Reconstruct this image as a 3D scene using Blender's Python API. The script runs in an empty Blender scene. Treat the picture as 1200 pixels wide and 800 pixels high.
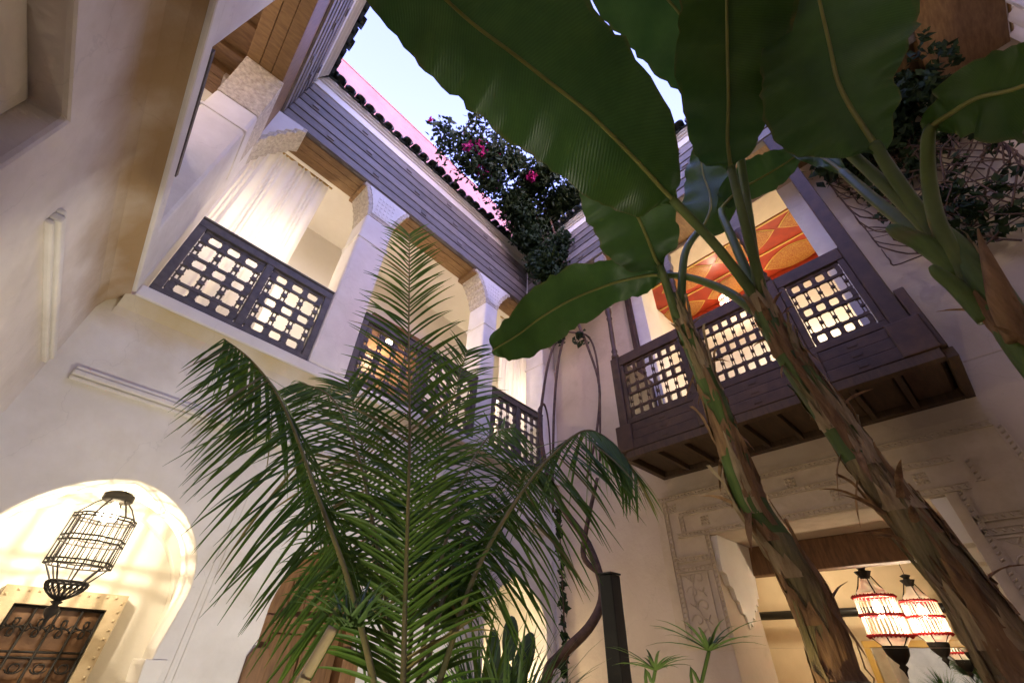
import bpy, bmesh, math, random
from mathutils import Vector, Matrix, noise

# ---------------------------------------------------------------- camera, sky, sun, exposure
sc = bpy.context.scene
col = sc.collection
random.seed(7)
R = math.radians
EYE = 1.6
cam_d = bpy.data.cameras.new('camera'); cam = bpy.data.objects.new('camera', cam_d); col.objects.link(cam)
cam_d.sensor_width = 36.0; cam_d.lens = 14.6; cam_d.clip_start = 0.05; cam_d.clip_end = 500.0
yaw, pit, rol = R(41.4745), R(37.9688), R(1.9919)
fw = Vector((math.cos(pit)*math.sin(yaw), math.cos(pit)*math.cos(yaw), math.sin(pit)))
rt = Vector((math.cos(yaw), -math.sin(yaw), 0)); up = rt.cross(fw)
r2 = rt*math.cos(rol) + up*math.sin(rol); u2 = up*math.cos(rol) - rt*math.sin(rol)
cam.matrix_world = Matrix(((r2.x, u2.x, -fw.x, 0), (r2.y, u2.y, -fw.y, 0), (r2.z, u2.z, -fw.z, EYE), (0, 0, 0, 1)))
sc.camera = cam

world = bpy.data.worlds.new('World'); sc.world = world; world.use_nodes = True
wn = world.node_tree.nodes; wl = world.node_tree.links; wn.clear()
wo = wn.new('ShaderNodeOutputWorld'); wb = wn.new('ShaderNodeBackground'); sky = wn.new('ShaderNodeTexSky')
sky.sky_type = 'NISHITA'; sky.sun_disc = False
SUN_EL, SUN_ROT = R(7), R(215)
sky.sun_elevation = SUN_EL; sky.sun_rotation = SUN_ROT; sky.air_density = 1.0; sky.dust_density = 0.6; sky.ozone_density = 1.6
hs = wn.new('ShaderNodeHueSaturation'); hs.inputs['Saturation'].default_value = 0.78
tint = wn.new('ShaderNodeMix'); tint.data_type = 'RGBA'; tint.blend_type = 'MULTIPLY'; tint.inputs['Factor'].default_value = 1.0
tint.inputs['B'].default_value = (1.19, 0.98, 1.75, 1)
wl.new(sky.outputs[0], hs.inputs['Color']); wl.new(hs.outputs[0], tint.inputs['A']); wl.new(tint.outputs['Result'], wb.inputs[0])
wb.inputs[1].default_value = 0.15
wl.new(wb.outputs[0], wo.inputs[0])
sun_d = bpy.data.lights.new('sun', 'SUN'); sun = bpy.data.objects.new('sun', sun_d); col.objects.link(sun)
sun_d.energy = 0.02; sun_d.angle = R(2.0); sun_d.color = (1.0, 0.85, 0.72)
sd = Vector((math.sin(SUN_ROT)*math.cos(SUN_EL), math.cos(SUN_ROT)*math.cos(SUN_EL), math.sin(SUN_EL)))
sun.rotation_euler = sd.to_track_quat('Z', 'Y').to_euler(); sun.location = (0, 0, 20)
vs = sc.view_settings
vs.view_transform = 'Standard'; vs.look = 'None'; vs.gamma = 1.0; vs.use_curve_mapping = False; vs.exposure = 3.18
sc.cycles.use_denoising = True; sc.cycles.max_bounces = 7; sc.cycles.diffuse_bounces = 4; sc.cycles.sample_clamp_indirect = 6.0
sc.cycles.transmission_bounces = 4; sc.cycles.transparent_max_bounces = 6; sc.cycles.caustics_reflective = False; sc.cycles.caustics_refractive = False

# ---------------------------------------------------------------- materials
MATS = {}
def mat(name, c1, c2=None, rough=0.75, nscale=4.0, bump=0.25, bscale=60.0, bdist=0.004, metal=0.0, spec=0.4,
        stretch=(1, 1, 1), detail=6.0, rnd=0.0, emit=None, trans=0.0, tcol=None, coord='pos', stain=None, damp=None, crack=0.0):
    m = bpy.data.materials.new(name); m.use_nodes = True; MATS[name] = m
    nt = m.node_tree; N = nt.nodes; L = nt.links
    b = N['Principled BSDF']; out = N['Material Output']
    b.inputs['Roughness'].default_value = rough; b.inputs['Metallic'].default_value = metal
    b.inputs['Specular IOR Level'].default_value = spec
    if emit:
        b.inputs['Base Color'].default_value = (*c1, 1)
        b.inputs['Emission Color'].default_value = (*emit[:3], 1); b.inputs['Emission Strength'].default_value = emit[3]
        return m
    if coord == 'pos': src = N.new('ShaderNodeNewGeometry').outputs['Position']
    elif coord == 'uv': src = N.new('ShaderNodeTexCoord').outputs['UV']
    else: src = N.new('ShaderNodeTexCoord').outputs['Object']
    mp = N.new('ShaderNodeMapping'); mp.inputs['Scale'].default_value = stretch; L.new(src, mp.inputs['Vector'])
    if c2 is None: c2 = tuple(x*0.8 for x in c1)
    n1 = N.new('ShaderNodeTexNoise'); n1.inputs['Scale'].default_value = nscale; n1.inputs['Detail'].default_value = detail; n1.inputs['Roughness'].default_value = 0.6
    L.new(mp.outputs[0], n1.inputs['Vector'])
    rp = N.new('ShaderNodeValToRGB'); rp.color_ramp.elements[0].position = 0.35; rp.color_ramp.elements[1].position = 0.68
    rp.color_ramp.elements[0].color = (*c2, 1); rp.color_ramp.elements[1].color = (*c1, 1)
    L.new(n1.outputs['Fac'], rp.inputs['Fac'])
    colr = rp.outputs['Color']
    if rnd:
        oi = N.new('ShaderNodeObjectInfo'); mr = N.new('ShaderNodeMapRange'); mr.inputs['To Min'].default_value = 1-rnd; mr.inputs['To Max'].default_value = 1+rnd
        L.new(oi.outputs['Random'], mr.inputs['Value'])
        mx = N.new('ShaderNodeMix'); mx.data_type = 'RGBA'; mx.blend_type = 'MULTIPLY'; mx.inputs['Factor'].default_value = 1
        L.new(colr, mx.inputs['A']); L.new(mr.outputs[0], mx.inputs['B']); colr = mx.outputs['Result']
    if stain:      # blotches of damp and age with a shape of their own
        scol, ssc, lo, hi = stain
        n3 = N.new('ShaderNodeTexNoise'); n3.inputs['Scale'].default_value = ssc; n3.inputs['Detail'].default_value = 8; n3.inputs['Distortion'].default_value = 0.6
        L.new(src, n3.inputs['Vector'])
        mr = N.new('ShaderNodeMapRange'); mr.inputs['From Min'].default_value = lo; mr.inputs['From Max'].default_value = hi; mr.inputs['To Max'].default_value = 0.75
        L.new(n3.outputs['Fac'], mr.inputs['Value'])
        mx = N.new('ShaderNodeMix'); mx.data_type = 'RGBA'; L.new(mr.outputs[0], mx.inputs['Factor']); L.new(colr, mx.inputs['A']); mx.inputs['B'].default_value = (*scol, 1); colr = mx.outputs['Result']
    if damp:       # old water stain soaking down from the ledge above, ragged edge
        z0, z1, dcol = damp
        sp = N.new('ShaderNodeSeparateXYZ'); L.new(src, sp.inputs[0])
        n4 = N.new('ShaderNodeTexNoise'); n4.inputs['Scale'].default_value = 2.6; n4.inputs['Detail'].default_value = 7; L.new(src, n4.inputs['Vector'])
        ad = N.new('ShaderNodeMath'); ad.operation = 'MULTIPLY_ADD'; ad.inputs[1].default_value = 0.7; L.new(n4.outputs['Fac'], ad.inputs[0])
        L.new(sp.outputs['Z'], ad.inputs[2])
        mr = N.new('ShaderNodeMapRange'); mr.inputs['From Min'].default_value = z0+0.35; mr.inputs['From Max'].default_value = z1+0.35; mr.inputs['To Max'].default_value = 0.9
        L.new(ad.outputs[0], mr.inputs['Value'])
        mx = N.new('ShaderNodeMix'); mx.data_type = 'RGBA'; L.new(mr.outputs[0], mx.inputs['Factor']); L.new(colr, mx.inputs['A']); mx.inputs['B'].default_value = (*dcol, 1); colr = mx.outputs['Result']
    if crack:      # hairline cracks
        nw = N.new('ShaderNodeTexNoise'); nw.inputs['Scale'].default_value = 2.2; nw.inputs['Detail'].default_value = 6; L.new(src, nw.inputs['Vector'])
        mxv = N.new('ShaderNodeMix'); mxv.data_type = 'RGBA'; mxv.blend_type = 'LINEAR_LIGHT'; mxv.inputs['Factor'].default_value = 0.35; L.new(src, mxv.inputs['A']); L.new(nw.outputs['Color'], mxv.inputs['B'])
        vo = N.new('ShaderNodeTexVoronoi'); vo.feature = 'DISTANCE_TO_EDGE'; vo.inputs['Scale'].default_value = 0.85; L.new(mxv.outputs['Result'], vo.inputs['Vector'])
        mr = N.new('ShaderNodeMapRange'); mr.inputs['From Min'].default_value = 0.0; mr.inputs['From Max'].default_value = 0.004; mr.inputs['To Min'].default_value = 1-crack; mr.inputs['To Max'].default_value = 1.0
        L.new(vo.outputs['Distance'], mr.inputs['Value'])
        mx = N.new('ShaderNodeMix'); mx.data_type = 'RGBA'; mx.blend_type = 'MULTIPLY'; mx.inputs['Factor'].default_value = 1; L.new(colr, mx.inputs['A']); L.new(mr.outputs[0], mx.inputs['B']); colr = mx.outputs['Result']
    L.new(colr, b.inputs['Base Color'])
    if bump:
        n2 = N.new('ShaderNodeTexNoise'); n2.inputs['Scale'].default_value = bscale; n2.inputs['Detail'].default_value = 5
        L.new(mp.outputs[0], n2.inputs['Vector'])
        bp = N.new('ShaderNodeBump'); bp.inputs['Strength'].default_value = bump; bp.inputs['Distance'].default_value = bdist
        L.new(n2.outputs['Fac'], bp.inputs['Height']); L.new(bp.outputs[0], b.inputs['Normal'])
    if trans:
        t = N.new('ShaderNodeBsdfTranslucent'); ms = N.new('ShaderNodeMixShader'); ms.inputs[0].default_value = trans
        if tcol: t.inputs['Color'].default_value = (*tcol, 1)
        else: L.new(colr, t.inputs['Color'])
        L.new(b.outputs[0], ms.inputs[1]); L.new(t.outputs[0], ms.inputs[2]); L.new(ms.outputs[0], out.inputs[0])
    return m

def leaf_mat(name, c1, c2, vein, vscale, rough=0.42, trans=0.22, rib=0.2):
    """blade with side veins running out from the midrib; UV x along the blade, y across it"""
    m = mat(name, c1, c2, rough=rough, nscale=5, bump=0, coord='pos', trans=trans, spec=0.5)
    N = m.node_tree.nodes; L = m.node_tree.links; b = N['Principled BSDF']
    uv = N.new('ShaderNodeTexCoord').outputs['UV']
    w = N.new('ShaderNodeTexWave'); w.wave_type = 'BANDS'; w.bands_direction = 'X'; w.inputs['Scale'].default_value = vscale
    w.inputs['Distortion'].default_value = 1.6; w.inputs['Detail'].default_value = 3; w.inputs['Detail Scale'].default_value = 0.6; L.new(uv, w.inputs['Vector'])
    bp = N.new('ShaderNodeBump'); bp.inputs['Strength'].default_value = rib; bp.inputs['Distance'].default_value = 0.004
    L.new(w.outputs['Fac'], bp.inputs['Height']); L.new(bp.outputs[0], b.inputs['Normal'])
    old = b.inputs['Base Color'].links[0].from_socket; mr = N.new('ShaderNodeMapRange'); mr.inputs['To Min'].default_value = 0.84; mr.inputs['To Max'].default_value = 1.1
    L.new(w.outputs['Fac'], mr.inputs['Value']); mx = N.new('ShaderNodeMix'); mx.data_type = 'RGBA'; mx.blend_type = 'MULTIPLY'; mx.inputs['Factor'].default_value = 1
    L.new(old, mx.inputs['A']); L.new(mr.outputs[0], mx.inputs['B']); 
    # browned, dried margin
    sx = N.new('ShaderNodeSeparateXYZ'); L.new(uv, sx.inputs[0]); ab = N.new('ShaderNodeMath'); ab.operation = 'ABSOLUTE'; L.new(sx.outputs['Y'], ab.inputs[0])
    nz = N.new('ShaderNodeTexNoise'); nz.inputs['Scale'].default_value = 9; nz.inputs['Detail'].default_value = 6; L.new(uv, nz.inputs['Vector'])
    ma = N.new('ShaderNodeMath'); ma.operation = 'MULTIPLY_ADD'; ma.inputs[1].default_value = 0.30; L.new(nz.outputs['Fac'], ma.inputs[0]); L.new(ab.outputs[0], ma.inputs[2])
    m2 = N.new('ShaderNodeMapRange'); m2.inputs['From Min'].default_value = 1.10; m2.inputs['From Max'].default_value = 1.20; L.new(ma.outputs[0], m2.inputs['Value'])
    mb = N.new('ShaderNodeMix'); mb.data_type = 'RGBA'; L.new(m2.outputs[0], mb.inputs['Factor']); L.new(mx.outputs['Result'], mb.inputs['A']); mb.inputs['B'].default_value = (0.22, 0.15, 0.05, 1)
    L.new(mb.outputs['Result'], b.inputs['Base Color'])
    return m

mat('plaster', (0.77, 0.735, 0.67), (0.645, 0.605, 0.535), rough=0.85, nscale=2.1, bump=0.5, bscale=9, bdist=0.022, stain=((0.52, 0.44, 0.28), 1.1, 0.62, 0.85), damp=(3.62, 4.02, (0.55, 0.44, 0.22)), crack=0.10)
mat('plaster_damp', (0.75, 0.69, 0.62), (0.62, 0.56, 0.485), rough=0.85, nscale=2.1, bump=0.5, bscale=9, bdist=0.022, stain=((0.50, 0.42, 0.28), 1.3, 0.60, 0.85), damp=(3.42, 3.92, (0.34, 0.215, 0.085)), crack=0.10)
mat('plaster_stained', (0.62, 0.50, 0.28), (0.40, 0.29, 0.14), rough=0.9, nscale=3.2, bump=0.5, bscale=22, bdist=0.02, stain=((0.72, 0.64, 0.46), 2.3, 0.5, 0.7))
mat('plaster_white', (0.80, 0.77, 0.73), (0.69, 0.655, 0.61), rough=0.8, nscale=2.8, bump=0.4, bscale=12, bdist=0.014, crack=0.10)
mat('plaster_inside', (0.80, 0.76, 0.68), (0.73, 0.685, 0.60), rough=0.85, nscale=2.0, bump=0.2, bscale=30, bdist=0.008)
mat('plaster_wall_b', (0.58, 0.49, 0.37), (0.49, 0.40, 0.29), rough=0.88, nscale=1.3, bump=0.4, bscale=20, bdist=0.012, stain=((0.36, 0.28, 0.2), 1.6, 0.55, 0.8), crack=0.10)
mat('stucco_carved', (0.72, 0.66, 0.55), (0.46, 0.40, 0.32), rough=0.9, nscale=26, bump=0.9, bscale=34, bdist=0.03, detail=3)
mat('stucco_band', (0.56, 0.47, 0.34), (0.49, 0.40, 0.28), rough=0.9, nscale=9, bump=0.4, bscale=50)
mat('pink_render', (0.33, 0.195, 0.21), (0.26, 0.15, 0.165), rough=0.9, nscale=2, bump=0.4, bscale=18, bdist=0.02)
mat('coping', (0.35, 0.14, 0.10), rough=0.8)
mat('fascia_wood', (0.235, 0.205, 0.185), (0.15, 0.128, 0.115), rough=0.6, nscale=7, stretch=(1, 1, 9), bump=0.5, bscale=30, rnd=0.3)
mat('balcony_wood', (0.075, 0.040, 0.020), (0.042, 0.022, 0.011), rough=0.55, nscale=9, stretch=(1, 1, 1), bump=0.35, bscale=40, rnd=0.12)
mat('railing_wood', (0.125, 0.108, 0.10), (0.075, 0.064, 0.06), rough=0.5, nscale=12, bump=0.3, bscale=45)
mat('cedar', (0.30, 0.18, 0.075), (0.19, 0.105, 0.042), rough=0.55, nscale=5, stretch=(1.5, 7, 1.5), bump=0.3, bscale=24, rnd=0.12)
mat('soffit_wood', (0.075, 0.043, 0.019), (0.042, 0.024, 0.011), rough=0.6, nscale=6, stretch=(1, 6, 1), bump=0.3, bscale=30, rnd=0.15)
mat('dark_cedar', (0.20, 0.10, 0.042), (0.10, 0.048, 0.02), rough=0.55, nscale=6, stretch=(1, 5, 1), bump=0.3, bscale=30)
mat('door_wood', (0.25, 0.13, 0.05), (0.15, 0.074, 0.028), rough=0.5, nscale=6, stretch=(8, 8, 1), bump=0.3, bscale=26, rnd=0.1)
mat('roof_tile', (0.03, 0.045, 0.035), (0.016, 0.02, 0.016), rough=0.35, nscale=10, bump=0.3, bscale=30, rnd=0.35)
mat('iron', (0.018, 0.014, 0.011), (0.010, 0.008, 0.006), rough=0.65, metal=0.0, spec=0.25, bump=0.2)
mat('brass', (0.55, 0.38, 0.14), (0.35, 0.22, 0.08), rough=0.35, metal=0.9, bump=0.15)
mat('curtain', (0.86, 0.84, 0.82), (0.82, 0.80, 0.78), rough=0.9, nscale=3, bump=0.25, bscale=260, bdist=0.001, trans=0.5, coord='obj')
mat('painted_red', (0.33, 0.038, 0.012), (0.23, 0.024, 0.009), rough=0.35, nscale=6, bump=0.15)
mat('painted_gold', (0.40, 0.23, 0.05), (0.22, 0.035, 0.012), rough=0.35, nscale=70, bump=0.5, bscale=90, detail=3)
mat('gold_line', (0.55, 0.34, 0.08), rough=0.35)
mat('red_bead', (0.50, 0.012, 0.02), rough=0.15, spec=0.8, bump=0)
mat('glass_rod', (0.80, 0.76, 0.68), rough=0.2, trans=0.45, bump=0)
mat('tan_stone', (0.50, 0.40, 0.26), (0.40, 0.31, 0.19), rough=0.8, nscale=8, bump=0.4)
mat('plaster_salon', (0.68, 0.55, 0.36), (0.60, 0.47, 0.29), rough=0.85, nscale=2, bump=0.2, bscale=30)
mat('bulb', (1, 0.9, 0.7), emit=(1.0, 0.80, 0.52, 4.0))
mat('mirror_glass', (0.85, 0.87, 0.85), rough=0.02, metal=1.0, bump=0)
mat('black_post', (0.012, 0.012, 0.012), rough=0.35, nscale=8, bump=0.2)
mat('banana_stem_green', (0.15, 0.235, 0.05), (0.085, 0.15, 0.032), rough=0.42, nscale=5, stretch=(6, 6, 0.8), bump=0.3, bscale=30, stain=((0.24, 0.15, 0.07), 4.0, 0.56, 0.72))
mat('banana_bark', (0.52, 0.41, 0.20), (0.17, 0.115, 0.055), rough=0.75, nscale=6.5, stretch=(5, 5, 0.55), bump=0.9, bscale=14, bdist=0.02, stain=((0.20, 0.22, 0.07), 5.0, 0.46, 0.74))
mat('banana_husk', (0.50, 0.31, 0.14), (0.22, 0.125, 0.058), rough=0.7, nscale=7, stretch=(5, 5, 0.6), bump=0.7, bscale=16, bdist=0.012, trans=0.12)
mat('banana_husk_pale', (0.62, 0.50, 0.29), (0.36, 0.26, 0.13), rough=0.7, nscale=8, stretch=(5, 5, 0.6), bump=0.7, bscale=16, bdist=0.012)
mat('petiole', (0.17, 0.23, 0.055), (0.10, 0.15, 0.035), rough=0.4, nscale=5, bump=0.15)
mat('midrib', (0.30, 0.31, 0.075), (0.22, 0.23, 0.05), rough=0.45, nscale=5, bump=0.15)
leaf_mat('banana_blade', (0.075, 0.158, 0.026), (0.046, 0.112, 0.017), 0.5, 26.0, rough=0.34, trans=0.38)
mat('palm_leaflet', (0.15, 0.26, 0.036), (0.062, 0.14, 0.02), spec=0.3, rough=0.48, nscale=3, bump=0, trans=0.2)
mat('palm_dry', (0.34, 0.29, 0.10), (0.20, 0.20, 0.06), rough=0.6, nscale=4, bump=0, trans=0.2)
mat('palm_rachis', (0.26, 0.21, 0.08), (0.15, 0.15, 0.05), rough=0.5, nscale=6, bump=0.3)
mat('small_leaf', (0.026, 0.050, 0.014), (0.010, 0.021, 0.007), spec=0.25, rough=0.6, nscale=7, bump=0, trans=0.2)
mat('flower', (0.50, 0.02, 0.20), (0.34, 0.012, 0.14), rough=0.6, nscale=9, bump=0, trans=0.35)
mat('vine_stem', (0.13, 0.075, 0.05), (0.055, 0.032, 0.022), rough=0.8, nscale=14, bump=0.5, bscale=60)
mat('reed', (0.60, 0.50, 0.27), (0.48, 0.37, 0.18), rough=0.55, nscale=9, bump=0.3)
mat('fresh_leaf', (0.11, 0.19, 0.05), (0.06, 0.12, 0.03), rough=0.4, nscale=5, bump=0, trans=0.25)
mat('cactus_pad', (0.05, 0.085, 0.035), (0.025, 0.05, 0.02), rough=0.6, nscale=14, bump=0.5, bscale=50)
mat('floor_tile', (0.34, 0.22, 0.14), (0.26, 0.16, 0.10), rough=0.5, nscale=3, bump=0.3)
mat('soil', (0.07, 0.05, 0.035), rough=0.95, nscale=9, bump=0.9, bscale=30, bdist=0.03)
mat('terracotta', (0.34, 0.15, 0.08), rough=0.8, nscale=6)
M = MATS

# ---------------------------------------------------------------- building helpers
ORG = {}                       # thing -> the point of its frame that its base stands on
def thing(name, label, cat, base=(0, 0, 0), rot=0.0, group=None):
    o = bpy.data.objects.new(name, None); col.objects.link(o); o.empty_display_size = 0.2
    v = Matrix.Rotation(rot, 3, 'Z') @ Vector(base)
    o.location = v; o.rotation_euler = (0, 0, rot)
    o['label'] = label; o['category'] = cat
    if group: o['group'] = group
    ORG[o.name] = Vector(base)
    return o

class MB:
    def __init__(s): s.v = []; s.f = []; s.uv = None
    def add(s, vs, fs):
        n = len(s.v); s.v += [tuple(v) for v in vs]; s.f += [tuple(i+n for i in f) for f in fs]; return s
    def box(s, x0, x1, y0, y1, z0, z1):
        return s.add([(x0,y0,z0),(x1,y0,z0),(x1,y1,z0),(x0,y1,z0),(x0,y0,z1),(x1,y0,z1),(x1,y1,z1),(x0,y1,z1)],
                     [(3,2,1,0),(4,5,6,7),(0,1,5,4),(1,2,6,5),(2,3,7,6),(3,0,4,7)])
    def prism(s, poly, axis, a0, a1):
        """poly in the other two axes (in x,y,z order), extruded along axis"""
        k = 'xyz'.index(axis); n = len(poly)
        def p(q, a):
            l = list(q); l.insert(k, a); return tuple(l)
        return s.add([p(q, a0) for q in poly] + [p(q, a1) for q in poly],
                     [tuple(range(n))[::-1], tuple(range(n, 2*n))] + [(i, (i+1) % n, n+(i+1) % n, n+i) for i in range(n)])
    def tube(s, pts, rad, n=8, cap=True):
        pts = [Vector(p) for p in pts]; k = len(pts)
        if not hasattr(rad, '__len__'): rad = [rad]*k
        vs = []; prev = None
        for i, p in enumerate(pts):
            t = (pts[min(i+1, k-1)] - pts[max(i-1, 0)]); t = t.normalized() if t.length > 1e-9 else Vector((0, 0, 1))
            if prev is None:
                a = Vector((0, 0, 1)) if abs(t.z) < 0.9 else Vector((1, 0, 0))
                u = t.cross(a).normalized()
            else:
                u = (prev - t*prev.dot(t)).normalized()
            prev = u; w = t.cross(u)
            vs += [p + (u*math.cos(2*math.pi*j/n) + w*math.sin(2*math.pi*j/n))*rad[i] for j in range(n)]
        fs = [(i*n+j, i*n+(j+1) % n, (i+1)*n+(j+1) % n, (i+1)*n+j) for i in range(k-1) for j in range(n)]
        if cap: fs += [tuple(range(n))[::-1], tuple(range((k-1)*n, k*n))]
        return s.add(vs, fs)
    def lathe(s, prof, c=(0, 0), n=16):
        """prof list of (radius, z) about the vertical through c"""
        vs = []; k = len(prof)
        for r, z in prof:
            vs += [(c[0]+r*math.cos(2*math.pi*j/n), c[1]+r*math.sin(2*math.pi*j/n), z) for j in range(n)]
        fs = [(i*n+j, i*n+(j+1) % n, (i+1)*n+(j+1) % n, (i+1)*n+j) for i in range(k-1) for j in range(n)]
        fs += [tuple(range(n))[::-1], tuple(range((k-1)*n, k*n))]
        return s.add(vs, fs)
    def plate(s, outer, holes, axis, a0, a1):
        """flat sheet with holes, given in the two other axes, thickened from a0 (seen face) to a1"""
        bm = bmesh.new()
        for loop in [outer] + holes:
            vv = [bm.verts.new((p[0], p[1], 0)) for p in loop]
            for i in range(len(vv)): bm.edges.new((vv[i], vv[(i+1) % len(vv)]))
        bmesh.ops.triangle_fill(bm, use_beauty=True, use_dissolve=False, edges=bm.edges[:], normal=(0, 0, 1))
        bm.verts.index_update(); k = 'xyz'.index(axis)
        def p(q, a):
            l = [q[0], q[1]]; l.insert(k, a); return tuple(l)
        n = len(bm.verts)
        vs = [p(v.co, a0) for v in bm.verts] + [p(v.co, a1) for v in bm.verts]
        fs = []
        for f in bm.faces:
            ids = [v.index for v in f.verts]; fs.append(tuple(ids)); fs.append(tuple(i+n for i in reversed(ids)))
        for e in bm.edges:
            if len(e.link_faces) == 1:
                a, b = e.verts[0].index, e.verts[1].index; fs.append((a, b, b+n, a+n))
        bm.free(); s.add(vs, fs); return s
    def mesh(s, name, smooth=False, org=Vector((0, 0, 0))):
        me = bpy.data.meshes.new(name); me.from_pydata([Vector(v)-org for v in s.v], [], s.f)
        bm = bmesh.new(); bm.from_mesh(me); bmesh.ops.recalc_face_normals(bm, faces=bm.faces[:]); bm.to_mesh(me); bm.free()
        if smooth: me.polygons.foreach_set('use_smooth', [True]*len(me.polygons))
        if s.uv:
            lay = me.uv_layers.new(name='UVMap')
            for l in me.loops: lay.data[l.index].uv = s.uv[l.vertex_index]
        return me
    def build(s, name, m, parent=None, smooth=False, bev=0.0, stuff=False, label=None):
        org = Vector((0, 0, 0))
        if parent is not None:
            p = parent
            while p.parent: p = p.parent
            org = ORG[p.name]
        me = s.mesh(name, smooth, org); me.materials.append(M[m] if isinstance(m, str) else m)
        o = bpy.data.objects.new(name, me); col.objects.link(o); o.parent = parent
        if bev:
            md = o.modifiers.new('edge', 'BEVEL'); md.width = bev; md.segments = 2; md.limit_method = 'ANGLE'; md.angle_limit = R(40)
        if stuff: o['kind'] = 'stuff'
        if label: o['label'] = label
        return o

def piece(name, me, parent, loc, rot=(0, 0, 0), scale=(1, 1, 1)):
    """one of many alike parts that share a mesh; loc in the frame of its thing"""
    o = bpy.data.objects.new(name, me); col.objects.link(o); o.parent = parent
    p = parent; off = Vector((0, 0, 0))
    while p.parent: off += p.location; p = p.parent
    o.location = Vector(loc) - ORG[p.name] - off; o.rotation_euler = rot; o.scale = scale
    return o
def share(mb, name, m, smooth=False):
    me = mb.mesh(name, smooth); me.materials.append(M[m]); return me
def structure(o): o['kind'] = 'structure'; return o
def copy_thing(src, loc, rotz=None, label=None, group=None):
    r = src.copy(); col.objects.link(r); r.location = loc
    if rotz is not None: r.rotation_euler = (0, 0, rotz)
    if label: r['label'] = label
    if group: r['group'] = group
    ORG[r.name] = ORG[src.name].copy()
    for ch in list(src.children):
        c = ch.copy(); col.objects.link(c); c.parent = r
        for g in list(ch.children):
            d = g.copy(); col.objects.link(d); d.parent = c
    return r
def lamp(name, loc, power, colr=(1.0, 0.72, 0.42), rad=0.05, kind='POINT', to=None, cone=None, blend=0.5):
    l = bpy.data.lights.new(name, kind); l.energy = power; l.color = colr; l.shadow_soft_size = rad
    o = bpy.data.objects.new(name, l); col.objects.link(o); o.location = loc
    if kind == 'SPOT':
        l.spot_size = cone; l.spot_blend = blend
        o.rotation_euler = (Vector(loc) - Vector(to)).to_track_quat('Z', 'Y').to_euler()
    return o
def arch(c, half, spring, apex, bottom, n=20, point=0.12, horse=0.0):
    """outline of an arched opening, from its foot on one side over the crown to the other foot"""
    pts = [(c-half+horse, bottom), (c-half+horse, spring-0.32 if horse else spring-0.05)]
    for i in range(n+1):
        t = math.pi*i/n
        x = -math.cos(t); z = (1-point)*math.sin(t) + point*(1-abs(x))
        pts.append((c+half*x, spring+(apex-spring)*z))
    pts += [(c+half-horse, spring-0.32 if horse else spring-0.05), (c+half-horse, bottom)]
    return pts
def ease(ctrl, n):
    """smooth curve through control rows (Catmull-Rom), n rows out"""
    out = []; k = len(ctrl)
    for i in range(n):
        t = i/(n-1)*(k-1); a = min(int(t), k-2); u = t-a
        p0, p1, p2, p3 = (ctrl[max(a-1, 0)], ctrl[a], ctrl[a+1], ctrl[min(a+2, k-1)])
        out.append(tuple(0.5*((2*q1)+(-q0+q2)*u+(2*q0-5*q1+4*q2-q3)*u*u+(-q0+3*q1-3*q2+q3)*u**3) for q0, q1, q2, q3 in zip(p0, p1, p2, p3)))
    return out
AR = R(5.148)                  # the far wall stands a little out of square
def AW(s, d, z): return Vector((s*math.cos(AR)-d*math.sin(AR), s*math.sin(AR)+d*math.cos(AR), z))

# ---------------------------------------------------------------- ground
g = MB().box(-40, 40, -40, 40, -0.2, 0.0).build('ground', 'floor_tile'); structure(g)
bed = MB().prism([(0.3, 0.7), (2.9, 0.9), (4.2, 2.6), (3.6, 3.4), (0.4, 2.6)], 'z', 0.004, 0.14).build('planting_bed', 'soil'); structure(bed)

SL, GF = 3.93, 4.05            # underside and floor of the upper gallery
XE, YE = -0.664, 4.0           # its edges along the left wall and (frame of the far wall) along the far wall
CE = 7.35                      # gallery ceiling

# ---------------------------------------------------------------- far wall with the lantern arch, the wooden door and the niche
WA = thing('courtyard_wall', 'cream plaster wall with lantern arch, carved door and lit niche', 'wall', (0, 4.1, 0), AR)
h1 = arch(0.39, 0.62, 1.95, 2.60, -0.01, 28, 0.10, horse=0.04)
h2 = arch(2.03, 0.42, 1.90, 2.48, -0.01, 24, 0.3)
h3 = arch(4.62, 0.57, 1.98, 2.53, 0.95, 24, 0.32)
lift = lambda L: [(x, max(z, 0.02)) for x, z in L]
MB().plate([(-0.5, 0.0), (5.5, 0.0), (5.5, SL), (-0.5, SL)], [lift(h1), lift(h2), h3], 'y', 4.10, 4.38).build('wall_face', 'plaster', WA, bev=0.01)
# imposts of the lantern arch
for sx in (-0.215, 0.995):
    MB().prism([(sx-0.05, 1.44), (sx+0.05, 1.44), (sx+0.065, 1.54), (sx+0.065, 1.57), (sx-0.065, 1.57), (sx-0.065, 1.54)], 'y', 4.085, 4.42).build('impost', 'plaster_inside', WA, bev=0.006)
# square label frame round the arch: two thin ribs
for x in (1.09, 1.135): MB().box(x, x+0.022, 4.092, 4.104, 0.0, 2.72).build('frame_rib', 'plaster', WA, bev=0.005)
# string course in three rolls
for k, (z0, z1, d) in enumerate(((3.14, 3.17, 4.07), (3.173, 3.215, 4.055), (3.218, 3.25, 4.07))):
    MB().box(-0.31, 5.2, d, 4.104, z0, z1).build('string_course', 'plaster', WA, bev=0.01)
# cove under the gallery edge
MB().prism([(4.02, SL-0.002), (4.045, SL-0.05), (4.085, SL-0.11), (4.104, SL-0.2), (4.104, SL-0.002)], 'x', -0.36, 5.2).build('cove', 'plaster', WA)
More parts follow.
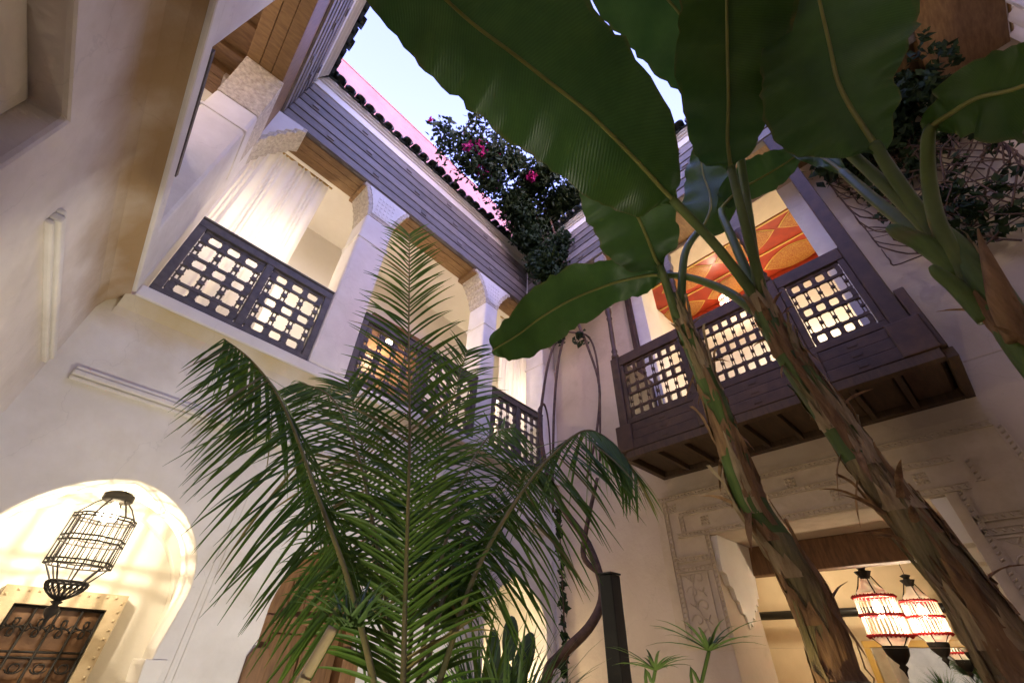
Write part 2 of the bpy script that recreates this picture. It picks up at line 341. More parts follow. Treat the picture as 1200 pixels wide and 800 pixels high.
# room behind the lantern arch
al = MB()
al.box(-0.75, -0.55, 4.384, 5.3, 0.0, 3.0); al.box(1.28, 1.48, 4.384, 5.3, 0.0, 3.0); al.box(-0.75, 1.48, 5.3, 5.5, 0, 3.0)
al.build('alcove_wall', 'plaster_inside', WA)
MB().box(-0.75, 1.48, 4.384, 5.5, 2.78, 2.98).build('alcove_ceiling', 'plaster_inside', WA)
vb = MB()                      # ribs of a shallow vault across the alcove
for d0, d1, zz in ((4.384, 4.5, 2.62), (4.75, 4.87, 2.66), (5.18, 5.298, 2.64)):
    inner = arch(0.39, 0.78 if d0 > 4.4 else 0.625, 1.9 if d0 > 4.4 else 1.95, zz if d0 > 4.4 else 2.605, 1.2, 28, 0.1); vb.plate([(-0.548, 1.2), (1.278, 1.2), (1.278, 2.778), (-0.548, 2.778)], [[(x, max(z, 1.202)) for x, z in inner]], 'y', d0, d1)
vb.build('alcove_vault', 'plaster_inside', WA)
# wall behind the wooden door and the lit niche
MB().box(1.50, 2.6, 4.62, 4.72, 0.0, 2.7).build('door_backing', 'plaster_inside', WA)
nb = MB(); nb.box(3.95, 5.3, 4.78, 4.9, 0.9, 2.7); nb.box(3.95, 4.05, 4.384, 4.78, 0.9, 2.7); nb.box(5.19, 5.3, 4.384, 4.78, 0.9, 2.7); nb.box(4.05, 5.19, 4.384, 4.78, 0.85, 0.95); nb.box(4.05, 5.19, 4.384, 4.78, 2.53, 2.7)
nb.build('niche', 'plaster_inside', WA)
for x in (5.29, 5.33): MB().box(x, x+0.02, 4.08, 4.104, 0.0, 3.1).build('frame_rib', 'plaster', WA, bev=0.005)
MB().box(5.37, 5.52, 4.05, 4.104, 0, 7.3).build('corner_strip', 'plaster', WA, bev=0.01)

# ---------------------------------------------------------------- left wall, close to the camera
WC = thing('courtyard_wall', 'cream plaster wall with sunk panel and stained ledge, left of the lantern arch', 'wall', (-0.82, 0, 0))
MB().plate([(-1.9, 0.0), (4.06, 0.0), (4.06, SL), (-1.9, SL)], [[(-0.9, 1.0), (1.80, 1.0), (1.80, 3.27), (-0.9, 3.27)]], 'x', -0.82, -1.0).build('wall_face', 'plaster_damp', WC, bev=0.02)
MB().box(-1.05, -1.004, -1.0, 1.9, 0.9, 3.4).build('panel_back', 'plaster_damp', WC)
fr = MB(); q0 = [(-0.9, 1.0), (1.80, 1.0), (1.80, 3.27), (-0.9, 3.27)]; q1 = [(-0.78, 1.12), (1.66, 1.12), (1.66, 3.13), (-0.78, 3.13)]; q2 = [(-0.80, 1.10), (1.68, 1.10), (1.68, 3.15), (-0.80, 3.15)]
fr.plate(q0, [q1], 'x', -0.93, -1.003)
fr.build('panel_moulding', 'plaster_damp', WC, bev=0.02)
for z0, z1, d in ((3.14, 3.17, -0.79), (3.173, 3.215, -0.775), (3.218, 3.25, -0.79)):
    MB().box(-0.824, d, 2.33, 3.90, z0, z1).build('string_course', 'plaster', WC, bev=0.01)
MB().prism([(-0.69, SL-0.002), (-0.74, SL-0.03), (-0.80, SL-0.10), (-0.824, SL-0.2), (-0.824, SL-0.002)], 'y', -1.9, 4.05).build('cove', 'plaster_damp', WC)

# ---------------------------------------------------------------- right wall with the carved stucco and the salon
XB = 5.1
WB = thing('courtyard_wall', 'dim plaster wall with carved stucco bands round the salon opening', 'wall', (XB, 1, 0))
SY0, SY1, SZ = 0.16, 2.28, 2.84
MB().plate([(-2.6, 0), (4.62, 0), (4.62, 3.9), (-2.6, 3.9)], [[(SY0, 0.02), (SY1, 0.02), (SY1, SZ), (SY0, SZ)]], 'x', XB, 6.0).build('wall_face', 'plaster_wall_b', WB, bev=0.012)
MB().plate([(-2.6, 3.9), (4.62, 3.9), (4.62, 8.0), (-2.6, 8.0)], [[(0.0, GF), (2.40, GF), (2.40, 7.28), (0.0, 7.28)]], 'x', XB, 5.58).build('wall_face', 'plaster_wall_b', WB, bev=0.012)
rv = MB(); rv.box(XB+0.004, 5.576, -0.012, 0.004, GF, 7.27); rv.box(XB+0.004, 5.576, 2.396, 2.412, GF, 7.27)
rv.build('reveal_lining', 'plaster_inside', WB)
MB().box(XB-0.02, XB+0.002, -0.26, 0.004, GF, 7.2).build('jamb_panel', 'plaster_white', WB)
MB().box(XB-0.02, XB+0.002, 2.396, 2.60, GF, 7.2).build('jamb_panel', 'plaster_white', WB)
# carved bands: flat rib with a row of studs, each band its own part
def band(p, q, w=0.055, x=XB):
    (y0, z0), (y1, z1) = p, q; b = MB()
    L = math.hypot(y1-y0, z1-z0); n = max(2, int(L/0.045))
    t = Vector((0, (y1-y0)/L, (z1-z0)/L)); nn = Vector((0, -t.z, t.y))
    for off, ww, dp in ((0.0, w*0.13, 0.022), (w*0.87, w*0.13, 0.022), (w*0.13, w*0.74, 0.007)):
        a = Vector((x, y0, z0))+nn*off; c = a+t*L
        vs = [a, c, c+nn*ww, a+nn*ww]; b.add([v+Vector((0.001, 0, 0)) for v in vs]+[v-Vector((dp, 0, 0)) for v in vs], [(0, 1, 2, 3), (4, 5, 6, 7), (0, 1, 5, 4), (1, 2, 6, 5), (2, 3, 7, 6), (3, 0, 4, 7)])
    for i in range(n):
        c = Vector((x-0.006, y0, z0))+t*(L*(i+0.5)/n)+nn*(w*0.5); r = 0.013
        skew = t*0.008
        vs = [c-t*r*0.8-nn*r*1.2-skew, c+t*r*0.8-nn*r*1.2-skew, c+t*r*0.8+nn*r*1.2+skew, c-t*r*0.8+nn*r*1.2+skew]
        b.add(vs+[c-Vector((0.018, 0, 0))], [(0, 1, 4), (1, 2, 4), (2, 3, 4), (3, 0, 4)])
    b.build('carved_band', 'stucco_band', WB)
MB().plate([(-0.42, 1.80), (2.86, 1.80), (2.86, 3.42), (-0.42, 3.42)], [[(SY0-0.004, 1.801), (SY1+0.004, 1.801), (SY1+0.004, SZ+0.004), (SY0-0.004, SZ+0.004)]], 'x', XB-0.012, XB+0.01).build('stucco_field', 'stucco_band', WB)
XS = XB-0.013
for p, q in (((-0.37, 3.30), (2.80, 3.30)), ((2.745, 1.86), (2.745, 3.30)), ((-0.37, 1.86), (-0.37, 3.30)),
             ((-0.02, 3.09), (2.56, 3.09)), ((2.56, 2.90), (2.56, 3.09)), ((-0.07, 2.90), (-0.07, 3.09)), ((-0.02, 2.855), (2.62, 2.855)),
             ((2.30, 2.60), (2.70, 2.60)), ((-0.31, 2.60), (0.08, 2.60)), ((2.30, 2.50), (2.70, 2.50)), ((-0.31, 2.50), (0.08, 2.50)), ((0.09, 1.86), (0.09, 2.85)), ((2.29, 1.86), (2.29, 2.85))):
    band(p, q, x=XS)
# little knotted blocks hanging under the bands
for y, z in ((2.62, 3.20), (1.95, 3.20), (1.25, 3.20), (0.55, 3.20), (2.25, 3.00), (1.55, 3.0), (0.9, 3.0), (0.25, 3.0)):
    b = MB()
    for i in range(3):
        for j in range(3):
            yy, zz = y+(i-1)*0.035, z+(j-1)*0.035
            b.add([(XS, yy-0.015, zz-0.015), (XS, yy+0.015, zz-0.015), (XS, yy+0.015, zz+0.015), (XS, yy-0.015, zz+0.015), (XS-0.02, yy, zz)], [(0, 1, 4), (1, 2, 4), (2, 3, 4), (3, 0, 4)])
    b.build('carved_knot', 'stucco_band', WB)
# scroll panels beside the opening
def scroll_panel(y0, y1, z0, z1):
    b = MB(); w = y1-y0; h = z1-z0
    for k in range(5):
        cz = z0+h*(k+0.5)/5; sg = 1 if k % 2 else -1
        pts = [(XS-0.004, (y0+y1)/2+sg*0.05+math.cos(t)*(0.075-0.011*t), cz+math.sin(t)*(0.075-0.011*t)) for t in [0.4*i for i in range(15)]]
        b.tube(pts, 0.0055, 6)
        for a in (0.6, 2.2, 3.9):
            pts = [(XS-0.004, (y0+y1)/2-sg*0.06+math.cos(a)*0.012*i, cz+math.sin(a)*0.012*i) for i in range(6)]; b.tube(pts, [0.003, 0.006, 0.008, 0.007, 0.005, 0.002], 6)
    b.tube([(XS-0.004, (y0+y1)/2+0.05*math.sin(z*9), z) for z in [z0+h*i/30 for i in range(31)]], 0.0045, 6)
    b.build('carved_panel', 'stucco_band', WB, smooth=True)
    for a, c, d, e in ((y0, y0+0.016, z0, z1), (y1-0.016, y1, z0, z1), (y0+0.017, y1-0.017, z0, z0+0.016), (y0+0.017, y1-0.017, z1-0.016, z1)):
        MB().box(XS-0.014, XS+0.002, a, c, d, e).build('panel_edge', 'stucco_band', WB)
scroll_panel(2.36, 2.70, 1.84, 2.49); scroll_panel(-0.29, 0.04, 1.84, 2.49)
# toothed stucco corbels on both sides of the opening
for y0, sg in ((SY1, -1), (SY0, 1)):
    prof = [(XB+0.02, 2.835), (5.98, 2.835), (5.98, 2.30), (5.93, 2.30), (5.93, 2.22), (5.87, 2.24), (5.86, 2.16), (5.80, 2.18), (5.78, 2.08), (5.72, 2.10), (5.69, 2.01), (5.64, 2.05), (5.60, 1.98), (5.55, 2.10), (5.48, 2.12), (5.44, 2.22), (5.38, 2.24), (5.34, 2.34), (5.26, 2.36), (5.22, 2.46), (5.14, 2.48), (5.12, 2.58)]
    b = MB(); n = len(prof)
    vs = [(x, y0-sg*0.002, z) for x, z in prof]+[(x, y0+sg*(0.012+0.10*max(0, (z-2.0)/0.85)), z) for x, z in prof]
    b.add(vs, [tuple(range(n)), tuple(range(n, 2*n))]+[(i, (i+1) % n, n+(i+1) % n, n+i) for i in range(n)])
    b.build('toothed_corbel', 'plaster_inside', WB)
MB().box(5.94, 6.12, SY0-0.5, SY1+0.5, 2.53, 2.838).build('lintel_beam', 'dark_cedar', WB, bev=0.01)

WD = thing('courtyard_wall', 'plain plaster wall under the gallery opposite the lantern arch', 'wall', (2, -1.9, 0))
MB().box(-0.82, XB, -2.1, -1.9, 0, SL).build('wall_face', 'plaster', WD)
MB().box(-0.82, XB, -1.904, -1.87, 3.14, 3.25).build('string_course', 'plaster', WD, bev=0.01)

# ---------------------------------------------------------------- salon behind the opening, upper painted room
RS = thing('salon_room', 'lamplit cream salon seen through the carved stucco opening', 'room', (7.4, 1.2, 0))
b = MB(); b.box(8.6, 8.75, -1.2, 3.6, 0, 3.2); b.box(6.02, 8.6, 3.3, 3.45, 0, 3.2); b.box(6.02, 8.6, -1.2, -1.05, 0, 3.2); b.build('wall', 'plaster_salon', RS)
MB().box(6.14, 8.75, -1.2, 3.45, 3.2, 3.3).build('ceiling', 'dark_cedar', RS)
MB().box(8.592, 8.602, 0.95, 1.5, 0, 3.1).build('wall_panel', 'plaster_salon', RS)
for yy in [-0.9+0.42*i for i in range(10)]: MB().box(6.14, 8.6, yy, yy+0.1, 3.09, 3.202).build('ceiling_beam', 'dark_cedar', RS, bev=0.008)
rod = thing('curtain_rod', 'black curtain rod across the back of the salon', 'curtain rod', (8.2, 1.1, 2.3))
MB().tube([(8.2, -0.9, 2.33), (8.2, 3.2, 2.33)], 0.055, 12).build('rod', 'black_post', rod, smooth=True)
for yy in (-0.9, 3.2): MB().lathe([(0.02, 2.27), (0.075, 2.30), (0.085, 2.33), (0.075, 2.36), (0.02, 2.39)], (8.2, yy), 12).build('finial', 'black_post', rod, smooth=True)

RU = thing('upper_room', 'warm lit room with red and gold painted ceiling behind the balcony', 'room', (6.2, 1.2, GF))
UC = 7.30
b = MB(); b.box(6.95, 7.1, -1.0, 3.6, GF, UC+0.3); b.box(5.584, 6.95, 2.66, 2.8, GF, UC+0.3); b.box(5.584, 6.95, -0.9, -0.75, GF, UC+0.3); b.build('wall', 'plaster_inside', RU)
MB().box(5.584, 7.1, -0.9, 2.8, GF-0.2, GF).build('floor', 'floor_tile', RU)
pc = MB().box(5.60, 6.945, -0.745, 2.655, UC, UC+0.12).build('painted_ceiling', 'painted_red', RU)
def lens(cx, cy, rx, ry, z, h, n=12):
    """pointed cartouche"""
    b = MB(); us = [-1+2*i/n for i in range(n+1)]
    vs = [(cx+rx*(1-abs(u)**1.9), cy+ry*u, z) for u in us]+[(cx-rx*(1-abs(u)**1.9), cy+ry*u, z) for u in us[-2:0:-1]]; n = len(vs)
    vs += [(x, y, z-h) for x, y, zz in vs]
    return b.add(vs, [tuple(range(n)), tuple(range(n, 2*n))[::-1]]+[(i, (i+1) % n, n+(i+1) % n, n+i) for i in range(n)])
for cx in (5.86, 6.62):
    for k in range(4):
        cy = -0.25+1.05*k+(0.52 if cx > 6 else 0)
        if cy > 2.4: continue
        lens(cx, cy, 0.27, 0.50, UC-0.002, 0.008).build('gold_line', 'gold_line', pc); lens(cx, cy, 0.255, 0.47, UC-0.0115, 0.008).build('cartouche', 'painted_gold', pc)
for x in (5.61, 6.235, 6.90): MB().box(x, x+0.03, -0.74, 2.65, UC-0.02, UC-0.002).build('gold_fillet', 'gold_line', pc)
b = MB(); b.box(6.86, 6.949, -0.745, 2.655, UC-0.16, UC-0.021); b.build('red_cornice', 'painted_red', RU)

# ---------------------------------------------------------------- galleries: slab, piers, ceiling, boarded fascia, cornice, roof tiles
tile_b = MB(); nn = 8
for ring, (yy, zz, rr) in enumerate(((0.0, 0.0, 0.085), (0.75, 0.30, 0.085))):
    tile_b.v += [(rr*math.cos(math.pi*j/nn), yy, zz+rr*math.sin(math.pi*j/nn)) for j in range(nn+1)]
    tile_b.v += [((rr-0.018)*math.cos(math.pi*j/nn), yy, zz+(rr-0.018)*math.sin(math.pi*j/nn)) for j in range(nn+1)]
k = nn+1
for j in range(nn):
    tile_b.f += [(j, j+1, 2*k+j+1, 2*k+j), (k+j, 3*k+j, 3*k+j+1, k+j+1), (j, k+j, k+j+1, j+1)]
TILE = share(tile_b, 'roof_tile', 'roof_tile', smooth=True)
pan_b = MB()
for yy, zz in ((0.03, 0.0), (0.75, 0.29)):
    pan_b.v += [(0.095*math.cos(math.pi+math.pi*j/nn), yy, zz+0.03+0.075*math.sin(math.pi+math.pi*j/nn)) for j in range(nn+1)]
pan_b.f = [(j, j+1, k+j+1, k+j) for j in range(nn)]
PAN = share(pan_b, 'pan_tile', 'roof_tile', smooth=True)
BLOCK = share(MB().box(-0.05, 0.05, -0.016, 0.0, -0.04, 0.04), 'joint_block', 'fascia_wood')
FZ = [7.26, 7.42, 7.58, 7.75, 7.91, 8.07, 8.24]

def eaves(par, x0, x1, y, rot=0.0, m0=0.0, m1=0.0, tiles=True, seed=1):
    """fascia, cornice and tiles along x at the line y, facing -y; m0/m1 mitre the ends (+1 inner corner); placed turned by rot about the origin"""
    rg = random.Random(seed); Rm = Matrix.Rotation(rot, 4, 'Z')
    def put(b, name, m, bev=0.0):
        b.v = [tuple(Rm @ Vector(v)) for v in b.v]; return b.build(name, m, par, bev=bev)
    def strip(ya, yb, z0, z1):
        f = lambda yy: (x0+m0*(y-yy), x1-m1*(y-yy))
        a0, a1 = f(ya); c0, c1 = f(yb)
        return MB().add([(a0, ya, z0), (a1, ya, z0), (c1, yb, z0), (c0, yb, z0), (a0, ya, z1), (a1, ya, z1), (c1, yb, z1), (c0, yb, z1)],
                        [(3,2,1,0),(4,5,6,7),(0,1,5,4),(1,2,6,5),(2,3,7,6),(3,0,4,7)])
    for i in range(6):
        f = y-0.012*i
        put(strip(f, y+0.10, FZ[i]+0.004, FZ[i+1]-0.006), 'fascia_board', 'fascia_wood', bev=0.005)
        xx = x0+0.25+0.35*(i % 3)
        while xx < x1-0.2:
            if i % 2 == 1:
                o = piece('joint_block', BLOCK, par, Rm @ Vector((xx, f-0.001, (FZ[i]+FZ[i+1])/2)), (0, 0, rot))
            xx += 0.85+rg.uniform(-0.1, 0.1)
    put(strip(y+0.02, y+0.104, 7.25, 8.25), 'fascia_backing', 'fascia_wood')
    put(strip(y-0.075, y+0.10, 8.245, 8.40), 'white_band', 'plaster_white', bev=0.01)
    put(strip(y-0.10, y+0.10, 8.403, 8.43), 'cornice', 'plaster_inside', bev=0.006)
    put(strip(y-0.14, y+0.10, 8.433, 8.455), 'cornice', 'plaster_inside', bev=0.006)
    put(strip(y-0.17, y+0.10, 8.458, 8.49), 'cornice', 'plaster_white', bev=0.006)
    if tiles:
        n = int((x1-x0)/0.18)
        for i in range(n):
            xx = x0+0.12+i*0.18
            piece('roof_tile', TILE, par, Rm @ Vector((xx, y-0.25+rg.uniform(-.03, .03), 8.53+rg.uniform(-.015, .015))), (rg.uniform(-.04, .04), rg.uniform(-.12, .12), rot+rg.uniform(-.06, .06)))
            piece('pan_tile', PAN, par, Rm @ Vector((xx+0.09, y-0.25, 8.50)), (0, 0, rot))
    put(strip(y+0.0, y+0.60, 8.493, 8.52), 'roof_deck', 'dark_cedar')

def corbel(par, a, c, y0, y1, z0, z1, flare, m='stucco_carved', face='plaster_white'):
    """stepped stucco capital widening from a..c at z0 by flare at z1 (x-z outline), from y0 to y1"""
    steps = 6; L = [(a, z0)]; Rr = [(c, z0)]
    for i in range(steps):
        t = (i+1)/steps; w = flare*(t**1.6); z = z0+(z1-z0)*t
        pz = L[-1][1]; L += [(a-w, pz+(z-pz)*0.55), (a-w, z)]; Rr += [(c+w, pz+(z-pz)*0.55), (c+w, z)]
    return MB().prism(L+Rr[::-1], 'y', y0, y1)

# far gallery
GA = thing('upper_gallery', 'upper gallery above the lantern arch with white piers and boarded eaves', 'gallery', (2.4, 4.0, GF), AR)
MB().box(-0.31, 5.6, 4.0, 6.0, SL, GF-0.004).build('floor_slab', 'plaster_white', GA, bev=0.012)
def pier(par, s0, s1, d0, d1, flare, ztop=7.22, zc=6.62):
    p = MB().box(s0, s1, d0, d1, GF-0.002, zc).build('pier', 'plaster_white', par, bev=0.03)
    corbel(par, s0, s1, d0+0.004, d1-0.004, zc, ztop, flare).build('capital', 'stucco_carved', p, bev=0.004)
    MB().box(s0-0.012, s1+0.012, d0-0.012, d1+0.012, 6.12, 6.16).build('neck_moulding', 'plaster_white', p, bev=0.008)
    pl = corbel(par, s0+0.05, s1-0.05, d0-0.010, d0+0.01, zc+0.06, ztop-0.03, flare*0.86)
    pl.build('carved_face', 'plaster_white', p, bev=0.003)
    r = random.Random(int(s0*100)); b = MB()
    for i in range(5):
        for j in range(5):
            x = (s0+s1)/2+(i-2)*0.06; z = zc+0.12+j*0.085
            if abs(x-(s0+s1)/2) > (s1-s0)/2-0.03+flare*0.5*((z-zc)/(ztop-zc)): continue
            b.box(x-0.02, x+0.02, d0-0.018, d0-0.0095, z-0.028, z+0.028)
    if b.f: b.build('carved_relief', 'plaster_white', p, bev=0.004, stuff=True)
    return p
pier(GA, 1.15, 1.58, 4.0, 4.43, 0.18); pier(GA, 3.54, 3.84, 4.0, 4.43, 0.30); pier(GA, 5.10, 5.48, 4.0, 4.43, 0.25)
MB().box(-1.2, 5.7, 4.40, 6.0, CE, CE+0.05).build('ceiling', 'plaster_inside', GA)
for q, (d0, d1) in enumerate(((4.06, 4.17), (4.174, 4.29), (4.294, 4.44))):
    MB().box(-1.2, 5.6, d0, d1, 7.225-0.004*(q % 2), CE+0.002).build('lintel_plank', 'cedar', GA, bev=0.006)
for s0, s1 in ((0.95, 1.78), (3.2, 4.2), (4.85, 5.5)):
    MB().box(s0, s1, 4.03, 4.45, 7.14, 7.224).build('bolster', 'cedar', GA, bev=0.01)
MB().box(-1.2, 5.7, 5.6, 5.8, GF, CE).build('back_wall', 'plaster_inside', GA)
MB().box(5.5, 5.7, 4.4, 5.6, GF, CE).build('end_wall', 'plaster_inside', GA)
MB().box(-0.3, 5.9, 4.05, 6.0, 8.52, 8.62).build('roof', 'plaster_white', GA)
eaves(GA, -0.30, 4.62, 4.0, 0.0, 1.0, 1.0, seed=3)

# left gallery
GC = thing('upper_gallery', 'upper gallery over the left wall with broad corner pier', 'gallery', (-0.66, 1.0, GF))
MB().box(-2.4, XE, -2.4, 3.94, SL, GF-0.004).build('floor_slab', 'plaster_white', GC, bev=0.012)
def pier_c(y0, y1, flare, end=True):
    p = MB().box(-1.06, -0.675, y0, y1, GF-0.002, 5.93).build('pier', 'plaster_white', GC, bev=0.03)
    b = corbel(GC, y0, y1 if not end else y1, -1.056, -0.679, 5.93, 6.52, flare)
    b.v = [(v[1], min(v[0], y1) if end else v[0], v[2]) for v in b.v]
    b.build('capital', 'stucco_carved', p, bev=0.004)
    return p
pier_c(3.24, 3.93, 0.12)
MB().box(-1.07, -0.665, 3.228, 3.935, 5.60, 5.63).build('neck_moulding', 'plaster_white', GC, bev=0.008)
MB().box(-1.056, -0.68, 3.935, 4.30, GF, 6.348).build('pier', 'plaster_white', GC, bev=0.02)
corner = corbel(GC, -0.98, -0.69, 3.935, 4.30, 6.35, 7.22, 0.36)
corner.build('corner_capital', 'stucco_carved', GC, bev=0.004)
cf = corbel(GC, -0.94, -0.70, 3.915, 3.93, 6.45, 7.18, 0.32); cf.build('carved_face', 'plaster_white', GC, bev=0.003)
pier_c(0.45, 1.68, 0.12, end=False); pier_c(-1.9, -0.9, 0.12, end=False)
MB().box(-2.4, -0.76, -2.4, 5.2, CE+0.004, CE+0.05).build('ceiling', 'cedar', GC)
for i in range(15): MB().box(-2.2, -1.18, -1.8+0.42*i, -1.71+0.42*i, CE-0.09, CE+0.006).build('ceiling_beam', 'cedar', GC, bev=0.006)
for q, (d0, d1) in enumerate(((-1.06, -0.94), (-0.936, -0.82), (-0.816, -0.695))):
    MB().box(d0, d1, -2.4, 3.92, 6.53+0.006*(q % 2), CE+0.003).build('lintel_plank', 'cedar', GC, bev=0.006)
MB().box(-2.4, -2.2, -2.4, 6.0, GF, CE).build('back_wall', 'plaster_inside', GC)
MB().box(-2.4, -0.72, -2.4, 6.2, 8.53, 8.63).build('roof', 'plaster_white', GC)
eaves(GC, -1.75, 3.95, -XE, R(90), 1.0, 1.0, seed=5)

# eaves along the right wall and the gallery opposite
EB = thing('roof_eaves', 'boarded roof eaves with dark tiles above the carved balcony', 'roof', (4.2, 1, 7.2))
MB().box(4.28, 5.2, -1.9, 4.5, 7.36, 7.42).build('ceiling', 'cedar', EB)
MB().box(4.2, 6.0, -2.0, 4.6, 8.54, 8.64).build('roof', 'plaster_white', EB)
eaves(EB, -4.33, 1.75, 4.2, R(-90), 1.0, 1.0, seed=8)
GD = thing('upper_gallery', 'upper gallery with brown wood ceiling opposite the lantern arch', 'gallery', (3, -1.75, GF))
MB().box(-0.66, 5.1, -3.4, -1.75, SL, GF-0.004).build('floor_slab', 'plaster_white', GD)
MB().box(-0.8, 5.7, -2.52, -1.84, CE-0.06, CE+0.05).build('ceiling', 'cedar', GD)
MB().box(-0.8, 5.7, -3.4, -2.524, CE+0.008, CE+0.05).build('inner_ceiling', 'plaster_inside', GD)
MB().box(-0.8, 5.7, -3.4, -3.25, GF, CE).build('back_wall', 'plaster_inside', GD)
MB().box(-0.8, 5.9, -3.4, -1.8, 8.55, 8.65).build('roof', 'plaster_white', GD)
for s0, s1 in ((-0.66, -0.3), (1.2, 1.55), (2.86, 3.2)):
    p = MB().box(s0, s1, -2.12, -1.76, GF-0.002, 6.55).build('pier', 'plaster_white', GD, bev=0.03)
    corbel(GD, s0, s1, -2.116, -1.764, 6.55, 7.22, 0.28).build('capital', 'stucco_carved', p, bev=0.004)
MB().box(-0.7, 5.1, -2.1, -1.8, 7.225, CE+0.006).build('lintel', 'cedar', GD)
eaves(GD, -4.2, 0.664, 1.75, R(180), 1.0, 1.0, seed=9)
MB().box(-0.6, 4.9, -1.82, -1.78, GF, 5.02).build('parapet', 'railing_wood', GD)
# upper terrace walls
TW = thing('terrace_wall', 'pink rendered terrace wall above the tiled eaves', 'wall', (1.5, 4.85, 8.6), AR)
MB().box(-0.42, 7.0, 4.85, 5.05, 8.6, 11.2).build('wall_face', 'pink_render', TW)
MB().box(-0.46, 7.0, 4.835, 5.07, 11.2, 11.24).build('coping', 'pink_render', TW, bev=0.01)
MB().box(-0.62, -0.422, 4.70, 5.05, 8.6, 11.3).build('end_pier', 'coping', TW, bev=0.01)
TB = thing('terrace_wall', 'pink rendered parapet behind the eaves over the balcony', 'wall', (4.95, 1, 8.6))
MB().box(4.95, 5.15, -2.4, 4.7, 8.6, 9.42).build('wall_face', 'pink_render', TB)
MB().box(4.92, 5.18, -2.4, 4.7, 9.42, 9.46).build('coping', 'coping', TB, bev=0.01)

# ---------------------------------------------------------------- turned-wood lattice
def lattice(b, x0, x1, z0, z1, y0, y1, cols, rows, put=lambda v: v):
    """grille of turned spindles and blocks between x0..x1, z0..z1; rows is a string of S and L openings from the bottom up"""
    n0 = len(b.v); H = sum(1.0 if r == 'L' else 0.5 for r in rows); gap = 0.21*(z1-z0)/(H+0.21*(len(rows)+1)); unit = (z1-z0-gap*(len(rows)+1))/H
    p = (x1-x0)/(cols+0.5); gw = p*0.38; ow = (x1-x0-gw*(cols+1))/cols; ym = (y0+y1)/2
    zs = []; z = z0
    for r in rows:
        zs.append(('G', z, z+gap)); z += gap; h = unit*(1.0 if r == 'L' else 0.5); zs.append((r, z, z+h)); z += h
    zs.append(('G', z, z+gap))
    def spindle(ax, c, a0, a1, r):
        k = 5; pts = []; rr = []
        for t, q in ((0, 1.5), (0.1, 0.7), (0.3, 0.9), (0.42, 0.7), (0.5, 1.7), (0.58, 0.7), (0.7, 0.9), (0.9, 0.7), (1, 1.5)):
            a = a0+(a1-a0)*t; pts.append((c, ym, a) if ax == 'z' else (a, ym, c)); rr.append(r*q)
        b.tube(pts, rr, k, cap=False)
    for i in range(cols+1):
        xa = x0+i*(gw+ow); xb = xa+gw; xm = (xa+xb)/2
        for kind, a, c in zs:
            if kind == 'G': b.box(xa+gw*0.12, xb-gw*0.12, y0, y1, a, c)
            elif kind == 'S': b.box(xa, xb, y0+0.002, y1-0.002, a+0.1*(c-a), c-0.1*(c-a)); b.box(xa+gw*0.25, xb-gw*0.25, y0+.004, y1-.004, a-0.001, c+0.001)
            else:
                for xx in (xa+gw*0.2, xb-gw*0.2): spindle('z', xx, a, c, gw*0.17)
                b.box(xa+gw*0.12, xb-gw*0.12, y0+.003, y1-.003, (a+c)/2-gw*0.34, (a+c)/2+gw*0.34)
    for i in range(cols):
        xa = x0+gw+i*(gw+ow); xb = xa+ow
        for q, (kind, a, c) in enumerate(zs):
            if kind == 'G':
                b.box(xa-gw*0.12, xb+gw*0.12, y0+.006, y1-.006, a+gap*0.12, c-gap*0.12)
            else:      # small ears that notch the corners of the opening
                e = ow*0.10
                for xx, sx in ((xa, 1), (xb, -1)):
                    for zz, sz in ((a, 1), (c, -1)):
                        b.prism([(xx-sx*e*.3, zz-sz*e*.3), (xx+sx*e, zz-sz*e*.3), (xx+sx*e*.9, zz+sz*e*.4), (xx+sx*e*.4, zz+sz*e*.9), (xx-sx*e*.3, zz+sz*e)], 'y', y0+.006, y1-.006)
    b.v[n0:] = [put(v) for v in b.v[n0:]]

def railing(s0, s1, label, panels, cols, d=4.03):
    T = thing('lattice_railing', label, 'railing', (s0, d, GF), AR, 'turned wood railings of the upper gallery')
    z0, z1 = GF+0.002, 5.02; fw_ = 0.075
    for name, a, c, e, f in (('bottom_rail', s0, s1, z0, z0+0.05), ('top_rail', s0, s1, z1-0.09, z1)):
        MB().box(a, c, d-0.01, d+0.075, e, f).build(name, 'railing_wood', T, bev=0.006)
    MB().box(s0-0.0, s1+0.0, d-0.022, d+0.09, z1+0.001, z1+0.028).build('handrail', 'railing_wood', T, bev=0.008)
    w = (s1-s0-fw_*(panels+1))/panels
    for i in range(panels+1):
        x = s0+i*(w+fw_); MB().box(x, x+fw_, d-0.008, d+0.073, z0+0.051, z1-0.091).build('stile', 'railing_wood', T, bev=0.006)
    for i in range(panels):
        x = s0+fw_+i*(w+fw_); b = MB(); lattice(b, x+0.004, x+w-0.004, z0+0.052, z1-0.092, d+0.01, d+0.05, cols, 'SLSLS'); b.build('lattice', 'railing_wood', T, stuff=True)
    return T
railing(-0.27, 1.148, 'grey turned wood railing beside the corner pier, under the drawn curtain', 2, 3)
railing(1.582, 3.538, 'dark turned wood railing between two white piers behind the tall palm frond', 2, 4)
railing(3.842, 5.098, 'dark turned wood railing next to the corner with the climbing stems', 2, 3)
TC = thing('lattice_railing', 'grey turned wood railing of the left gallery, seen edge on', 'railing', (-1.01, 2.4, GF))
for name, e, f in (('bottom_rail', GF, GF+0.05), ('top_rail', 4.93, 5.02)): MB().box(-1.05, -0.97, 1.684, 3.236, e, f).build(name, 'railing_wood', TC, bev=0.006)
b = MB(); lattice(b, 1.70, 3.22, GF+0.05, 4.93, -1.03, -0.99, 8, 'SLSLS', put=lambda v: (v[1], v[0], v[2])); b.build('lattice', 'railing_wood', TC, stuff=True)

